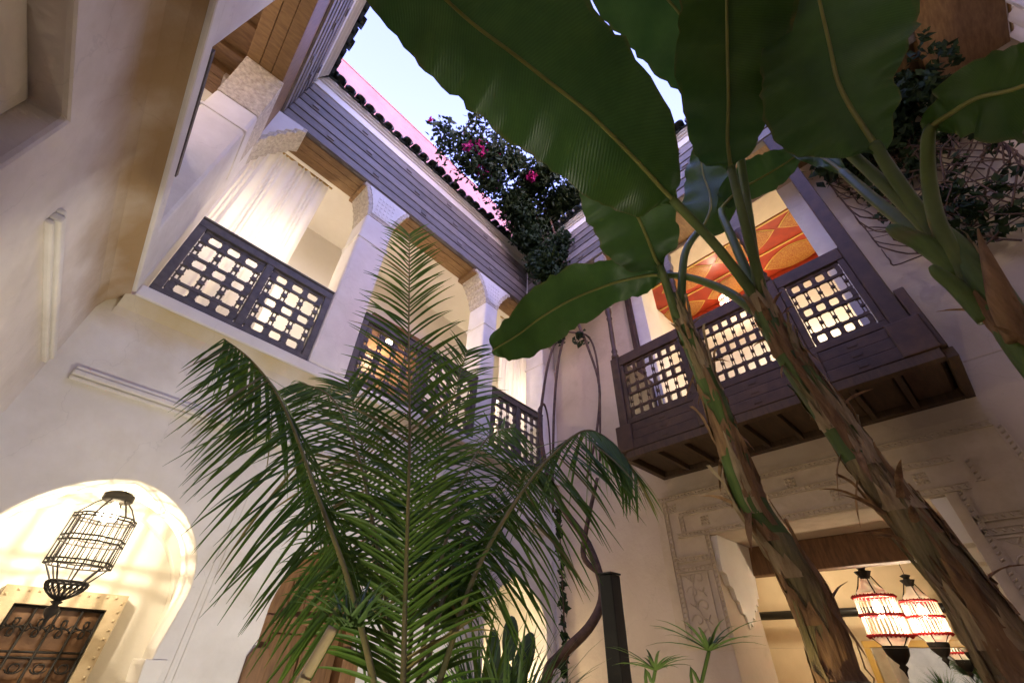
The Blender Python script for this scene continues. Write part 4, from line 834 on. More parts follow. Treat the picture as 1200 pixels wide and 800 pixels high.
PATHS = {
    'trunk_one': [(1.785, 0.486, 1.462, 0.084), (1.799, 0.51, 1.587, 0.079), (1.827, 0.523, 1.832, 0.081), (1.816, 0.558, 1.982, 0.075), (1.803, 0.598, 2.123, 0.073), (1.781, 0.601, 2.326, 0.068), (1.76, 0.601, 2.561, 0.063), (1.744, 0.616, 2.848, 0.057), (1.729, 0.629, 3.083, 0.049), (1.715, 0.638, 3.223, 0.028)],
    'trunk_two': [(1.658, 0.089, 1.481, 0.087), (1.677, 0.108, 1.601, 0.083), (1.696, 0.12, 1.788, 0.075), (1.712, 0.168, 2.016, 0.069), (1.728, 0.204, 2.208, 0.067), (1.745, 0.231, 2.406, 0.067), (1.75, 0.263, 2.664, 0.062), (1.759, 0.275, 2.928, 0.058), (1.758, 0.282, 3.059, 0.033)],
    'trunk_three': [(1.481, -0.237, 1.933, 0.047), (1.5, -0.247, 2.102, 0.049), (1.528, -0.262, 2.294, 0.051), (1.554, -0.288, 2.48, 0.051), (1.571, -0.303, 2.628, 0.045), (1.59, -0.31, 2.756, 0.031)],
    'frond_centre': [(0.92, 1.49, 1.36), (0.96, 1.58, 1.54), (0.98, 1.69, 1.8), (0.96, 1.75, 2.13), (0.93, 1.83, 2.56), (0.85, 1.9, 3.12), (0.78, 1.95, 3.62), (0.7, 1.98, 4.09)],
    'frond_left': [(0.92, 1.55, 1.39), (0.84, 1.65, 1.63), (0.73, 1.75, 1.88), (0.58, 1.86, 2.15), (0.42, 1.96, 2.43), (0.29, 2.03, 2.61), (0.15, 2.09, 2.74), (0.02, 2.15, 2.82)],
    'frond_right': [(1.0, 1.5, 1.39), (1.11, 1.54, 1.64), (1.24, 1.57, 1.93), (1.43, 1.54, 2.25), (1.62, 1.48, 2.51), (1.83, 1.39, 2.71), (2.01, 1.32, 2.66), (2.1, 1.26, 2.47)],
    'frond_inner_right': [(0.98, 1.51, 1.39), (1.08, 1.62, 1.64), (1.21, 1.72, 1.92), (1.38, 1.78, 2.22), (1.57, 1.81, 2.46), (1.75, 1.78, 2.58), (1.87, 1.72, 2.52)],
    'frond_near_left': [(0.93, 1.54, 1.39), (0.82, 1.55, 1.63), (0.72, 1.54, 1.79), (0.62, 1.56, 1.97), (0.53, 1.57, 2.13), (0.45, 1.58, 2.24), (0.36, 1.58, 2.27)],
    'frond_low_right': [(0.97, 1.46, 1.39), (0.98, 1.39, 1.59), (1.03, 1.29, 1.73), (1.1, 1.16, 1.8), (1.15, 1.04, 1.8), (1.17, 0.94, 1.74)],
    'frond_low_left': [(0.96, 1.64, 1.37), (0.9, 1.79, 1.54), (0.84, 1.92, 1.69), (0.77, 2.06, 1.8), (0.69, 2.19, 1.87), (0.63, 2.32, 1.85)],
    'frond_back': [(1.01, 1.61, 1.37), (1.1, 1.79, 1.59), (1.19, 1.97, 1.91), (1.25, 2.05, 2.29), (1.32, 2.12, 2.75), (1.37, 2.12, 3.15), (1.42, 2.11, 3.47)],
    'frond_back_left': [(1.0, 1.62, 1.37), (1.02, 1.83, 1.64), (1.01, 2.07, 1.97), (0.96, 2.25, 2.36), (0.86, 2.35, 2.72), (0.74, 2.43, 3.01)],
    'frond_mid_left': [(1.0, 1.61, 1.37), (0.96, 1.76, 1.74), (0.88, 1.91, 2.1), (0.76, 2.07, 2.49), (0.61, 2.22, 2.77), (0.46, 2.36, 2.86)],
    'frond_mid_right': [(1.03, 1.6, 1.37), (1.09, 1.68, 1.7), (1.17, 1.74, 2.02), (1.31, 1.83, 2.4), (1.49, 1.88, 2.71), (1.68, 1.85, 2.84)],
    'post': [(2.015, 1.48, 1.552, 0.07), (2.032, 1.457, 1.992, 0.058)],
    'bougainvillea_trunk': [(3.04, 2.898, 1.503, 0.073), (3.112, 2.82, 1.665, 0.075), (3.277, 2.627, 1.867, 0.07), (3.398, 2.552, 2.085, 0.066), (3.426, 2.599, 2.323, 0.066), (3.407, 2.705, 2.587, 0.065), (3.333, 2.872, 2.855, 0.061), (3.315, 3.043, 3.178, 0.055), (3.33, 3.174, 3.666, 0.045), (3.385, 3.261, 4.172, 0.038)],
    'bougainvillea_branch': [(3.424, 2.602, 2.289, 0.031), (3.355, 2.69, 2.415, 0.032), (3.381, 2.657, 2.651, 0.029), (3.473, 2.535, 3.141, 0.022)],
    'vine_one': [(3.623, 3.299, 2.979, 0.024), (3.71, 3.352, 3.619, 0.026), (3.819, 3.38, 4.521, 0.03), (3.954, 3.377, 5.319, 0.033), (4.087, 3.295, 5.942, 0.035), (4.174, 3.266, 6.352, 0.043)],
    'vine_two': [(3.966, 3.044, 3.397, 0.026), (4.076, 2.895, 4.055, 0.027), (4.166, 2.854, 4.722, 0.03), (4.156, 2.956, 5.365, 0.032), (4.14, 3.063, 5.835, 0.041), (4.127, 3.163, 6.199, 0.042)],
    'vine_three': [(4.068, 2.907, 3.6, 0.021), (4.116, 2.838, 4.425, 0.023), (4.212, 2.876, 5.195, 0.025), (4.168, 2.939, 5.608, 0.026), (4.097, 3.121, 5.757, 0.027), (3.969, 3.36, 5.858, 0.027)],
    'ivy': [(3.972, 3.509, 1.483, 0.025), (3.975, 3.506, 1.896, 0.022), (3.975, 3.505, 2.281, 0.023), (3.963, 3.519, 2.711, 0.02), (3.96, 3.523, 3.092, 0.021)],
    'stub_one': [(1.576, -0.277, 2.576, 0.031), (1.56, -0.252, 2.716, 0.029), (1.544, -0.222, 2.793, 0.025), (1.541, -0.209, 2.834, 0.013)],
    'stub_two': [(1.551, -0.242, 2.394, 0.024), (1.532, -0.235, 2.51, 0.021), (1.514, -0.223, 2.57, 0.017), (1.509, -0.221, 2.599, 0.009)],
    'husk_flap': [(1.48, -0.245, 2.278, 0.021), (1.465, -0.273, 2.381, 0.027), (1.459, -0.304, 2.493, 0.016), (1.464, -0.328, 2.577, 0.007), (1.46, -0.343, 2.622, 0.002)],
    'stake': [(0.538, 1.4, 1.525, 0.013), (0.568, 1.388, 1.604, 0.013), (0.588, 1.38, 1.665, 0.011)],
    'papyrus_one': [(1.927, 1.062, 1.492, 0.006), (1.945, 1.028, 1.568, 0.007), (1.969, 0.981, 1.67, 0.007)],
    'papyrus_two': [(1.921, 1.264, 1.48, 0.007), (1.938, 1.239, 1.56, 0.007), (1.947, 1.224, 1.603, 0.007)],
    'cactus': [(3.079, 3.418, 1.484, 0.11), (3.033, 3.458, 1.687, 0.113), (3.172, 3.332, 1.784, 0.115), (3.013, 3.476, 1.938, 0.079), (3.148, 3.354, 1.878, 0.078)],
    'bougainvillea_clumps': [(1.29, 3.43, 8.9), (1.75, 3.37, 9.0), (2.25, 3.32, 9.0), (2.63, 3.16, 9.1), (3.24, 3.19, 9.1), (3.89, 3.23, 9.1), (4.63, 3.46, 9.0), (4.12, 3.69, 8.9), (3.29, 3.61, 8.9), (5.02, 4.01, 8.8), (5.56, 3.72, 8.7), (5.19, 3.4, 9.0), (1.72, 3.07, 9.3), (2.22, 3.08, 9.4), (3.27, 2.87, 9.2), (4.02, 2.87, 9.2), (4.64, 2.94, 9.1), (4.54, 4.1, 8.5), (5.28, 4.15, 8.4), (5.85, 3.73, 8.5), (3.72, 3.8, 8.7), (4.68, 2.7, 8.9), (5.12, 3.01, 8.6), (5.26, 3.31, 8.2), (5.15, 3.91, 7.7), (1.54, 3.54, 8.75), (1.99, 3.54, 8.75), (2.51, 3.56, 8.75), (3.11, 3.61, 8.7), (3.69, 3.71, 8.7), (4.26, 3.84, 8.6), (4.85, 4.01, 8.5)],
    'wall_vine': [(4.33, -1.25, 7.4), (4.23, -1.49, 7.5), (4.76, -1.5, 7.2), (4.82, -1.18, 6.9), (4.51, -1.83, 7.3), (5.09, -1.29, 6.7), (5.39, -1.51, 6.4), (5.87, -1.6, 6.1), (6.33, -1.75, 5.9), (6.49, -1.36, 5.3), (6.35, -1.23, 5.6), (6.79, -1.24, 4.9), (4.73, -0.72, 6.6), (4.97, -1.73, 6.9)],
}
B1 = bead_lantern('lantern of white rods and red bead rings nearest the salon beam', (6.45, 1.22, 2.50), 1.12, 'red bead lanterns in the salon')
B2 = bead_lantern('lantern of white rods and red beads further inside the salon', (7.3, 0.98, 2.50), 1.0, 'red bead lanterns in the salon')
B3 = bead_lantern('small red bead lantern hanging lit in the painted upper room', (6.35, 1.45, 7.05), 0.75)

mr = thing('wall_mirror', 'gilt framed mirror on the salon back wall below the lanterns', 'mirror', (8.55, 1.3, 0.9))
MB().plate([(0.72, 0.9), (1.98, 0.9), (1.98, 2.02), (0.72, 2.02)], [[(0.80, 0.98), (1.90, 0.98), (1.90, 1.94), (0.80, 1.94)]], 'x', 8.53, 8.59).build('frame', 'gold_line', mr, bev=0.01)
MB().box(8.565, 8.585, 0.801, 1.899, 0.981, 1.939).build('glass', 'mirror_glass', mr)

# ---------------------------------------------------------------- planting
def tube_obj(par, name, ctrl, m, n=10, steps=None, rmul=1.0):
    rows = ease([tuple(c) for c in ctrl], steps or len(ctrl)*4)
    return MB().tube([r[:3] for r in rows], [max(r[3]*rmul, 0.002) for r in rows], n).build(name, m, par, smooth=True)

def banana_blade(par, key, rg, droop=0.10, tear=0.0):
    nrm, rows = BLADES[key]; nrm = Vector(nrm)
    k0 = next(i for i, r in enumerate(rows) if r[3] > 0)
    curve = ease(rows, (len(rows)-1)*6+1); base = (k0)*6
    rad = [0.021*(1-0.82*i/(len(curve)-1))+0.003 for i in range(len(curve))]
    NA = 12; b = MB(); b.uv = []
    seg = curve[max(base-5, 0):]; n = len(seg)
    fr = rg.uniform(0, 20)
    for i, r in enumerate(seg):
        p = Vector(r[:3]); t = (Vector(seg[min(i+1, n-1)][:3])-Vector(seg[max(i-1, 0)][:3])).normalized()
        c = nrm.cross(t).normalized(); nn_ = t.cross(c).normalized()
        for j in range(-NA, NA+1):
            u = j/NA; w = max(r[3] if j > 0 else r[4], 0.0)
            if i == 0: w = 0
            edge = 1+0.035*noise.noise(Vector((i*0.45, fr, 1.0 if j > 0 else 5.0)))*2*abs(u)
            if tear and abs(u) > 0.5: edge -= tear*max(0.0, noise.noise(Vector((i*0.9, fr+3, 2.0 if j > 0 else 8.0))))*(abs(u)-0.5)*2
            off = w*u*edge
            lift = -0.10*abs(off)*(1 if abs(u) < 0.3 else 1)+droop*off*off*2.2
            wave = 0.016*abs(u)*math.sin(i*0.9+fr+(0 if j > 0 else 1.7))+0.02*abs(u)*noise.noise(Vector((i*0.22, u*1.5, fr)))
            q = p+c*off+nn_*(wave-lift*0.8)*1.0+nn_*(-0.004)
            b.v.append(tuple(q)); b.uv.append((i/ n*2.2+abs(u)*0.12, u))
    m = 2*NA+1
    b.f = [(i*m+j, i*m+j+1, (i+1)*m+j+1, (i+1)*m+j) for i in range(n-1) for j in range(m-1)]
    lf = b.build('leaf', 'banana_blade', par, smooth=True)
    MB().tube([r[:3] for r in curve[:base+2]], rad[:base+2], 8).build('petiole', 'petiole', lf, smooth=True)
    MB().tube([tuple(Vector(r[:3])+nrm*0.006) for r in curve[base:]], [q*0.52 for q in rad[base:]], 8).build('midrib', 'midrib', lf, smooth=True)
    return lf

def husk(par, rows, z0, ang, length, half, rg, peel=0.0, name='dry_husk', m='banana_husk'):
    """strip of dead leaf sheath that clasps the trunk from z0 upward; its tip may peel away"""
    b = MB(); n, k = 14, 6; ph = rg.uniform(0, 6)
    for i in range(n+1):
        t = i/n; z = z0+length*t
        q = min(range(len(rows)), key=lambda e: abs(rows[e][2]-z)); r0 = rows[q]; r1 = rows[min(q+1, len(rows)-1)]
        f = (z-r0[2])/(r1[2]-r0[2]) if r1[2] > r0[2] else 0; cx, cy, rr = (r0[e]+(r1[e]-r0[e])*f for e in (0, 1, 3))
        w = half*(1-t**1.8)*(0.85+0.35*noise.noise(Vector((t*5, ph, 0))))+0.02
        for j in range(-k, k+1):
            u = j/k; a = ang+w*u+0.25*t*t*math.sin(ph); lift = rr*(1.035+0.05*abs(u)**2)+0.004*noise.noise(Vector((u*4, t*9, ph)))+peel*t**2.2*(1-0.3*abs(u))+0.003*math.sin(9*t+ph)
            b.v.append((cx+lift*math.cos(a), cy+lift*math.sin(a), z-peel*0.5*t**3))
    mm = 2*k+1
    b.f = [(i*mm+j, i*mm+j+1, (i+1)*mm+j+1, (i+1)*mm+j) for i in range(n) for j in range(mm-1)]
    return b.build(name, m, par, smooth=True)
def rag(par, P, d, length, width, rg, name='hanging_husk', m='banana_husk'):
    """dry curled end that sticks out or hangs from the trunk"""
    b = MB(); n, k = 8, 3; side = d.cross(Vector((0, 0, 1))).normalized(); ph = rg.uniform(0, 6); q = P.copy(); dd = d.copy()
    for i in range(n+1):
        t = i/n; w = width*(1-t**2)*(0.8+0.4*noise.noise(Vector((t*4, ph, 2))))+0.001
        for j in range(-k, k+1):
            u = j/k; b.v.append(tuple(q+side*w*u+Vector((0, 0, 1))*w*0.6*(u*u)))
        dd = (dd+Vector((0, 0, rg.uniform(-.22, .05)))).normalized(); q = q+dd*length/n
    mm = 2*k+1
    b.f = [(i*mm+j, i*mm+j+1, (i+1)*mm+j+1, (i+1)*mm+j) for i in range(n) for j in range(mm-1)]
    return b.build(name, m, par, smooth=True)

def banana(label, key, blades, seed, green_from, nh):
    rg = random.Random(seed); ctrl = [(c[0], c[1], c[2], c[3]*0.76) for c in PATHS[key]]; p0 = ctrl[0]
    T = thing('banana_plant', label, 'banana plant', (p0[0], p0[1], 0.1), 0.0, 'banana plants in the courtyard bed')
    full = [(p0[0]-0.03, p0[1]-0.02, 0.12, p0[3]*1.15)]+[tuple(c) for c in ctrl]
    rows = ease(full, len(full)*6)
    cut = int(len(rows)*green_from); b = MB()
    vs = []; n = 18
    for i, r in enumerate(rows):
        for j in range(n):
            a = 2*math.pi*j/n; rr = r[3]*(1+0.09*noise.noise(Vector((math.cos(a)*1.6, math.sin(a)*1.6, r[2]*2.6+seed)))+0.05*noise.noise(Vector((math.cos(a)*5, math.sin(a)*5, r[2]*1.2))))
            vs.append((r[0]+rr*math.cos(a), r[1]+rr*math.sin(a), r[2]))
    b.add(vs[:(cut+1)*n], [(i*n+j, i*n+(j+1) % n, (i+1)*n+(j+1) % n, (i+1)*n+j) for i in range(cut) for j in range(n)]).build('trunk', 'banana_bark', T, smooth=True)
    c2 = MB(); c2.add(vs[cut*n:], [(i*n+j, i*n+(j+1) % n, (i+1)*n+(j+1) % n, (i+1)*n+j) for i in range(len(rows)-1-cut) for j in range(n)]).build('green_stem', 'banana_stem_green', T, smooth=True)
    zs = [r[2] for r in rows]
    for h in range(nh):
        z = 1.3+(zs[-7]-1.3)*((h+rg.uniform(0.1, 0.9))/nh); L_ = rg.uniform(0.18, 0.42)
        if z+L_ > zs[-2]: L_ = zs[-2]-z
        husk(T, rows, z, rg.uniform(0, 2*math.pi), L_, rg.uniform(0.12, 0.5), rg, rg.choice((0.0, 0.008, 0.02, 0.035, 0.06)), m=rg.choice(('banana_husk', 'banana_husk', 'banana_bark', 'banana_husk_pale')))
    for h in range(nh//3):
        z = 1.25+(zs[-8]-1.25)*((h+rg.uniform(0.1, 0.9))/(nh//3)); H_ = rg.uniform(0.10, 0.28); ph = rg.uniform(0, 9); a0 = rg.uniform(0, 6.28); sp_ = rg.uniform(2.2, 5.0); b = MB(); n2, k2 = 22, 5
        for i in range(n2+1):
            a = a0+sp_*i/n2; top = H_*max(0.02, math.sin(math.pi*i/n2))**0.6*(0.55+0.75*abs(noise.noise(Vector((i*0.55, ph, 0))))+0.25*math.sin(i*2.1+ph))
            for j in range(k2+1):
                zz = z+top*j/k2; r0 = min(rows, key=lambda e: abs(e[2]-zz)); rr = r0[3]*(1.05+0.10*(j/k2)**2)+0.006*noise.noise(Vector((i*0.4, j*0.8, ph)))+0.012*(j/k2)**3*noise.noise(Vector((i*0.7, ph, 4)))
                b.v.append((r0[0]+rr*math.cos(a), r0[1]+rr*math.sin(a), zz))
        b.f = [(i*(k2+1)+j, (i+1)*(k2+1)+j, (i+1)*(k2+1)+j+1, i*(k2+1)+j+1) for i in range(n2) for j in range(k2)]
        b.build('leaf_sheath', rg.choice(('banana_husk', 'banana_husk', 'banana_husk_pale')), T, smooth=True)
    for h in range(max(3, nh//2)):
        z = 1.6+(zs[-9]-1.6)*rg.random(); r = min(rows, key=lambda q: abs(q[2]-z)); a = rg.uniform(0, 2*math.pi); o = Vector((math.cos(a), math.sin(a), 0))
        rag(T, Vector(r[:3])+o*r[3]*0.9, Vector((o.x, o.y, rg.choice((-1.4, 0.9, 1.2)))).normalized(), rg.uniform(0.07, 0.17), r[3]*rg.uniform(0.15, 0.32), rg)
    for q, key2 in enumerate(blades): banana_blade(T, key2, random.Random(seed*10+q), tear=(0.10, 0.25, 0.18)[q % 3])
    return T
BN1 = banana('banana plant with slim leaning trunk and two short leaves, before the stucco wall', 'trunk_one', ['one_a', 'one_b'], 11, 0.42, 40)
BN2 = banana('banana plant with the broadest leaf arching overhead, shaggy brown trunk', 'trunk_two', ['two_a', 'two_b', 'two_c', 'two_d', 'two_e'], 12, 0.52, 44)
BN3 = banana('banana plant with thick green stem before the creeper covered wall', 'trunk_three', ['three_a', 'three_b', 'three_c', 'three_d'], 13, 0.40, 7)
tube_obj(BN3, 'cut_petiole', PATHS['stub_one'], 'banana_stem_green', 10); tube_obj(BN3, 'cut_petiole', PATHS['stub_two'], 'banana_stem_green', 10)
tube_obj(BN3, 'dry_husk', PATHS['husk_flap'], 'banana_husk', 9)
for q in range(4): rag(BN3, Vector((1.49+0.01*q, -0.27-0.02*q, 2.22+0.05*q)), Vector((-0.3, 0.25-0.25*q, 0.9)).normalized(), 0.12, 0.016, random.Random(q+50))

def frond(par, key, L_, n, seed, hang=0.3, nrm=(-0.5, -0.8, 0.1), start=0.2, fan=0.9, wid=0.0125, bias=0.0):
    rg = random.Random(seed); rows = ease([tuple(c) for c in PATHS[key]], 60); nrm = Vector(nrm).normalized()
    N = len(rows)
    rr = [0.011*(1-0.85*i/(N-1))+0.0015 for i in range(N)]
    ra = MB().tube(rows, rr, 7).build('rachis', 'palm_rachis', par, smooth=True)
    b_green, b_dry = MB(), MB()
    for k in range(n):
        t = start+(1-start)*(k+0.5)/n; f = t*(N-1); i = min(int(f), N-2)
        p = Vector(rows[i]).lerp(Vector(rows[i+1]), f-i); tan = (Vector(rows[min(i+2, N-1)])-Vector(rows[max(i-1, 0)])).normalized()
        side = tan.cross(nrm).normalized(); q = (t-start)/(1-start)
        ln = L_*(0.40+0.60*math.sin(math.pi*min(1, 0.16+q*0.62)))*(1-0.45*q**3)
        for sg in (1, -1):
            fwd = fan*(0.55+0.7*q)+rg.uniform(-.12, .12)
            d = (side*sg+tan*fwd+nrm*rg.uniform(-.15, .32)+Vector((0, 0, -bias*rg.uniform(.6, 1.3)))+side*rg.uniform(-.08, .08)).normalized()
            if rg.random() < 0.04: continue
            b = b_dry if rg.random() < 0.06 else b_green
            l2 = ln*rg.uniform(0.82, 1.12); w = wid*rg.uniform(0.8, 1.15); hg = hang*rg.uniform(0.6, 1.5)
            seg = 6; pts = []; pos = p+nrm*rg.uniform(-.003, .003); dd = d.copy()
            for s_ in range(seg+1):
                pts.append(pos.copy()); dd = (dd+Vector((0, 0, -1))*hg*(s_+0.5)/seg*0.55).normalized(); pos = pos+dd*(l2/seg)
            base = len(b.v); tw = rg.uniform(-.35, .35)
            for s_, P in enumerate(pts):
                u = s_/seg; ww = w*(0.55+0.9*u if u < 0.35 else 0.865*(1-((u-0.35)/0.65)**1.7))+0.0006
                dr = (pts[min(s_+1, seg)]-pts[max(s_-1, 0)]).normalized(); x = dr.cross(nrm+side*tw).normalized(); y = x.cross(dr)
                b.v += [tuple(P+x*ww+y*ww*0.35), tuple(P), tuple(P-x*ww+y*ww*0.35)]
            for s_ in range(seg):
                a = base+s_*3; b.f += [(a, a+1, a+4, a+3), (a+1, a+2, a+5, a+4)]
    b_green.build('leaflets', 'palm_leaflet', ra, stuff=True)
    if b_dry.f: b_dry.build('dry_leaflets', 'palm_dry', ra, stuff=True)
PT = thing('palm_tree', 'feathery green date palm with one upright frond in the middle of the court', 'palm', (0.98, 1.52, 0.1))
b = MB(); prof = ease([(0.98, 1.52, 0.12, 0.13), (0.98, 1.52, 0.6, 0.12), (0.97, 1.53, 1.05, 0.13), (0.97, 1.53, 1.30, 0.09), (0.97, 1.53, 1.42, 0.04)], 30)
b.tube([q[:3] for q in prof], [q[3]*(1+0.12*(i % 2)) for i, q in enumerate(prof)], 14); b.build('trunk', 'banana_bark', PT)
frond(PT, 'frond_centre', 0.48, 92, 21, hang=0.26, start=0.10, fan=1.0, nrm=(-0.42, -0.83, -0.2), wid=0.0088)
frond(PT, 'frond_left', 0.52, 105, 22, hang=0.25, start=0.22, fan=0.3, nrm=(-0.3, -0.6, 0.7), bias=1.5, wid=0.0085)
frond(PT, 'frond_right', 0.58, 100, 23, hang=0.25, start=0.28, fan=0.5, nrm=(-0.3, -0.5, 0.75), bias=1.3, wid=0.0095)
frond(PT, 'frond_inner_right', 0.38, 64, 24, hang=0.25, start=0.28, fan=0.6, nrm=(-0.3, -0.6, 0.6), bias=1.0, wid=0.0095)
frond(PT, 'frond_mid_left', 0.46, 70, 31, hang=0.25, start=0.3, fan=0.7, nrm=(-0.3, -0.75, 0.5), bias=0.9, wid=0.0088)
frond(PT, 'frond_mid_right', 0.46, 70, 32, hang=0.25, start=0.3, fan=0.7, nrm=(-0.4, -0.7, 0.5), bias=0.9, wid=0.0088)
frond(PT, 'frond_back', 0.46, 66, 28, hang=0.22, start=0.25, fan=1.0, nrm=(-0.5, -0.8, 0.1), bias=0.2, wid=0.0088)
frond(PT, 'frond_back_left', 0.46, 64, 29, hang=0.22, start=0.25, fan=1.0, nrm=(-0.3, -0.9, 0.1), bias=0.3, wid=0.0088)

def leaf_cloud(b, centre, rad, n, rg, size=0.035, flat=(1, 1, 1)):
    for _ in range(n):
        while True:
            d = Vector((rg.uniform(-1, 1), rg.uniform(-1, 1), rg.uniform(-1, 1)))
            if d.length < 1: break
        d = d*(0.35+0.65*rg.random()); P = Vector(centre)+Vector((d.x*rad*flat[0], d.y*rad*flat[1], d.z*rad*flat[2]))
        s = size*rg.uniform(0.6, 1.35); a = Vector((rg.gauss(0, 1), rg.gauss(0, 1), rg.gauss(0, 1)-0.6)).normalized(); c = a.orthogonal().normalized(); c = (c*math.cos(rg.random()*6)+a.cross(c)*math.sin(rg.random()*6)).normalized(); e = a.cross(c)
        b.add([P-a*s, P+c*s*0.55-a*s*0.1+e*s*.12, P+a*s*1.1, P-c*s*0.55-a*s*0.1+e*s*.12], [(0, 1, 2), (0, 2, 3)])
rg = random.Random(31)
BG = thing('bougainvillea', 'dark bougainvillea with magenta flowers climbing the corner and spilling over the tiles', 'climber', (3.04, 2.9, 0.1))
t0 = PATHS['bougainvillea_trunk'][0]
tube_obj(BG, 'trunk', [(3.0, 2.95, 0.1, 0.085), (3.02, 2.92, 0.8, 0.08)]+PATHS['bougainvillea_trunk'], 'vine_stem', rmul=0.55)
tube_obj(BG, 'branch', PATHS['bougainvillea_branch'], 'vine_stem', 7, rmul=0.8)
for k in ('vine_one', 'vine_two', 'vine_three'): tube_obj(BG, 'stem', PATHS[k], 'vine_stem', 7, rmul=0.62)
for ctrl in ([(3.385, 3.26, 4.17, 0.024), (3.5, 3.28, 4.3, .016), (3.6, 3.3, 4.0, .012), (3.62, 3.3, 3.0, .012)], [(4.17, 3.27, 6.35, .02), (4.2, 3.3, 7.2, .02), (4.05, 3.35, 8.2, .02), (3.9, 3.4, 8.9, .02)], [(4.13, 3.16, 6.2, .02), (4.3, 3.4, 7.0, .018), (4.1, 3.6, 8.0, .018), (3.6, 3.5, 8.8, .014)], [(3.9, 3.4, 8.9, .02), (3.0, 3.35, 9.0, .014), (2.2, 3.4, 9.0, .01), (1.2, 3.5, 8.95, .006)], [(3.4, 3.26, 4.1, .02), (3.6, 3.28, 5.0, .018), (3.95, 3.3, 5.9, .02), (4.15, 3.27, 6.3, .02)]):
    tube_obj(BG, 'stem', ctrl, 'vine_stem', 6)
fo = MB(); fl = MB()
dens = [90, 200, 520, 700, 1100, 1300, 1500, 1500, 1200, 1500, 1500, 1500, 120, 140, 900, 1300, 1500, 1500, 1400, 1400, 1300, 1500, 1500, 1300, 900, 260, 420, 620, 900, 1100, 1200, 1200]
for c, n_ in zip(PATHS['bougainvillea_clumps'], dens): leaf_cloud(fo, c, 0.46 if n_ > 200 else 0.32, n_, rg, 0.052, (1, 1, 0.8))
for c in ((4.15, 3.3, 7.0), (4.0, 3.45, 7.6), (4.1, 3.3, 8.1), (4.35, 3.5, 8.5), (4.3, 3.9, 8.3), (4.0, 3.75, 7.9), (3.6, 3.75, 8.3), (3.3, 3.7, 8.6), (4.4, 3.2, 8.0), (4.5, 3.0, 8.6), (3.9, 3.6, 7.5), (4.15, 3.55, 7.15)): leaf_cloud(fo, c, 0.40, 760, rg, 0.05)
for c in ((4.1, 3.2, 6.3), (3.95, 3.4, 5.7), (4.2, 2.9, 6.2), (4.1, 3.05, 5.6)): leaf_cloud(fo, c, 0.16, 34, rg, 0.05)
for i in range(40):      # the thin spray that runs left along the tiles, and upright shoots
    t = i/39; leaf_cloud(fo, (1.05+1.3*t, 3.5-0.08*t, 8.93+0.08*math.sin(5*t)), 0.07, 5, rg, 0.045)
for bx_, by_ in ((1.9, 3.35), (2.3, 3.3), (2.7, 3.2), (1.6, 3.3)):
    tube_obj(BG, 'stem', [(bx_, by_, 8.9, .008), (bx_+0.03, by_-0.05, 9.3, .006), (bx_+0.1, by_-0.1, 9.75, .003)], 'vine_stem', 5)
    for i in range(9): leaf_cloud(fo, (bx_+0.1*i/9, by_-0.1*i/9, 9.0+0.085*i), 0.055, 4, rg, 0.04)
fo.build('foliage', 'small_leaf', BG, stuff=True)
for c, n_, rr in (((1.95, 3.28, 8.98), 90, 0.16), ((2.05, 3.3, 8.85), 50, 0.12), ((2.35, 3.2, 9.05), 26, 0.10), ((3.05, 3.05, 8.95), 80, 0.14), ((1.05, 3.5, 8.95), 8, 0.04), ((1.75, 3.35, 8.75), 30, 0.14), ((2.2, 3.5, 8.7), 30, 0.2), ((2.5, 3.5, 8.75), 24, 0.18), ((3.95, 3.38, 5.75), 3, 0.05)):
    fl = MB(); leaf_cloud(fl, c, rr, n_, rg, 0.04); fl.build('flower_cluster', 'flower', BG, stuff=True)

IV = thing('ivy', 'thin string of ivy climbing the corner beside the lit niche', 'ivy', (3.97, 3.51, 0.1))
ivr = ease([tuple(c) for c in [(3.97, 3.51, 0.1, 0.02), (3.97, 3.51, 0.8, 0.02)]+PATHS['ivy']], 40)
tube_obj(IV, 'stem', [(q[0]+0.012*math.sin(q[2]*5), q[1], q[2], 0.009) for q in ivr], 'vine_stem', 6, steps=60)
b = MB()
for q in ivr:
    if q[2] > 1.0: leaf_cloud(b, q[:3], 0.06, 4, rg, 0.05)
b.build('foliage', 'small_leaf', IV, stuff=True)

CV = thing('wall_creeper', 'tangled bare creeper stems sprawling over the dim wall right of the balcony', 'climber', (4.98, -1.2, 4.6))
for i in range(90):
    y = rg.uniform(-1.7, -0.75); z = rg.uniform(4.7, 6.4); ctrl = []
    dy = rg.uniform(-.22, .22); dz = rg.uniform(0.05, 0.35)
    for k in range(7):
        ctrl.append((4.98-0.10*rg.random(), y, z, 0.008*(1-k/8)+0.002)); y = min(max(y+dy+rg.uniform(-.1, .1), -1.74), -0.5); z = min(z+dz*rg.uniform(.3, 1.3), 7.3)
    tube_obj(CV, 'stem', ctrl, 'vine_stem', 4, steps=18)
b = MB()
for i in range(150): leaf_cloud(b, (4.93, rg.uniform(-1.7, -0.7), 7.35-2.6*rg.random()**1.6), 0.16, 14, rg, 0.05, (0.5, 1, 1))
for i in range(34): leaf_cloud(b, (4.5+0.5*rg.random(), rg.uniform(-1.75, -0.5), rg.uniform(6.5, 7.4)), 0.24, 46, rg, 0.06)
for i in range(12): leaf_cloud(b, (4.0+0.5*rg.random(), rg.uniform(-1.9, -1.4), rg.uniform(6.6, 7.1)), 0.1, 10, rg, 0.05)
b.build('foliage', 'small_leaf', CV, stuff=True)

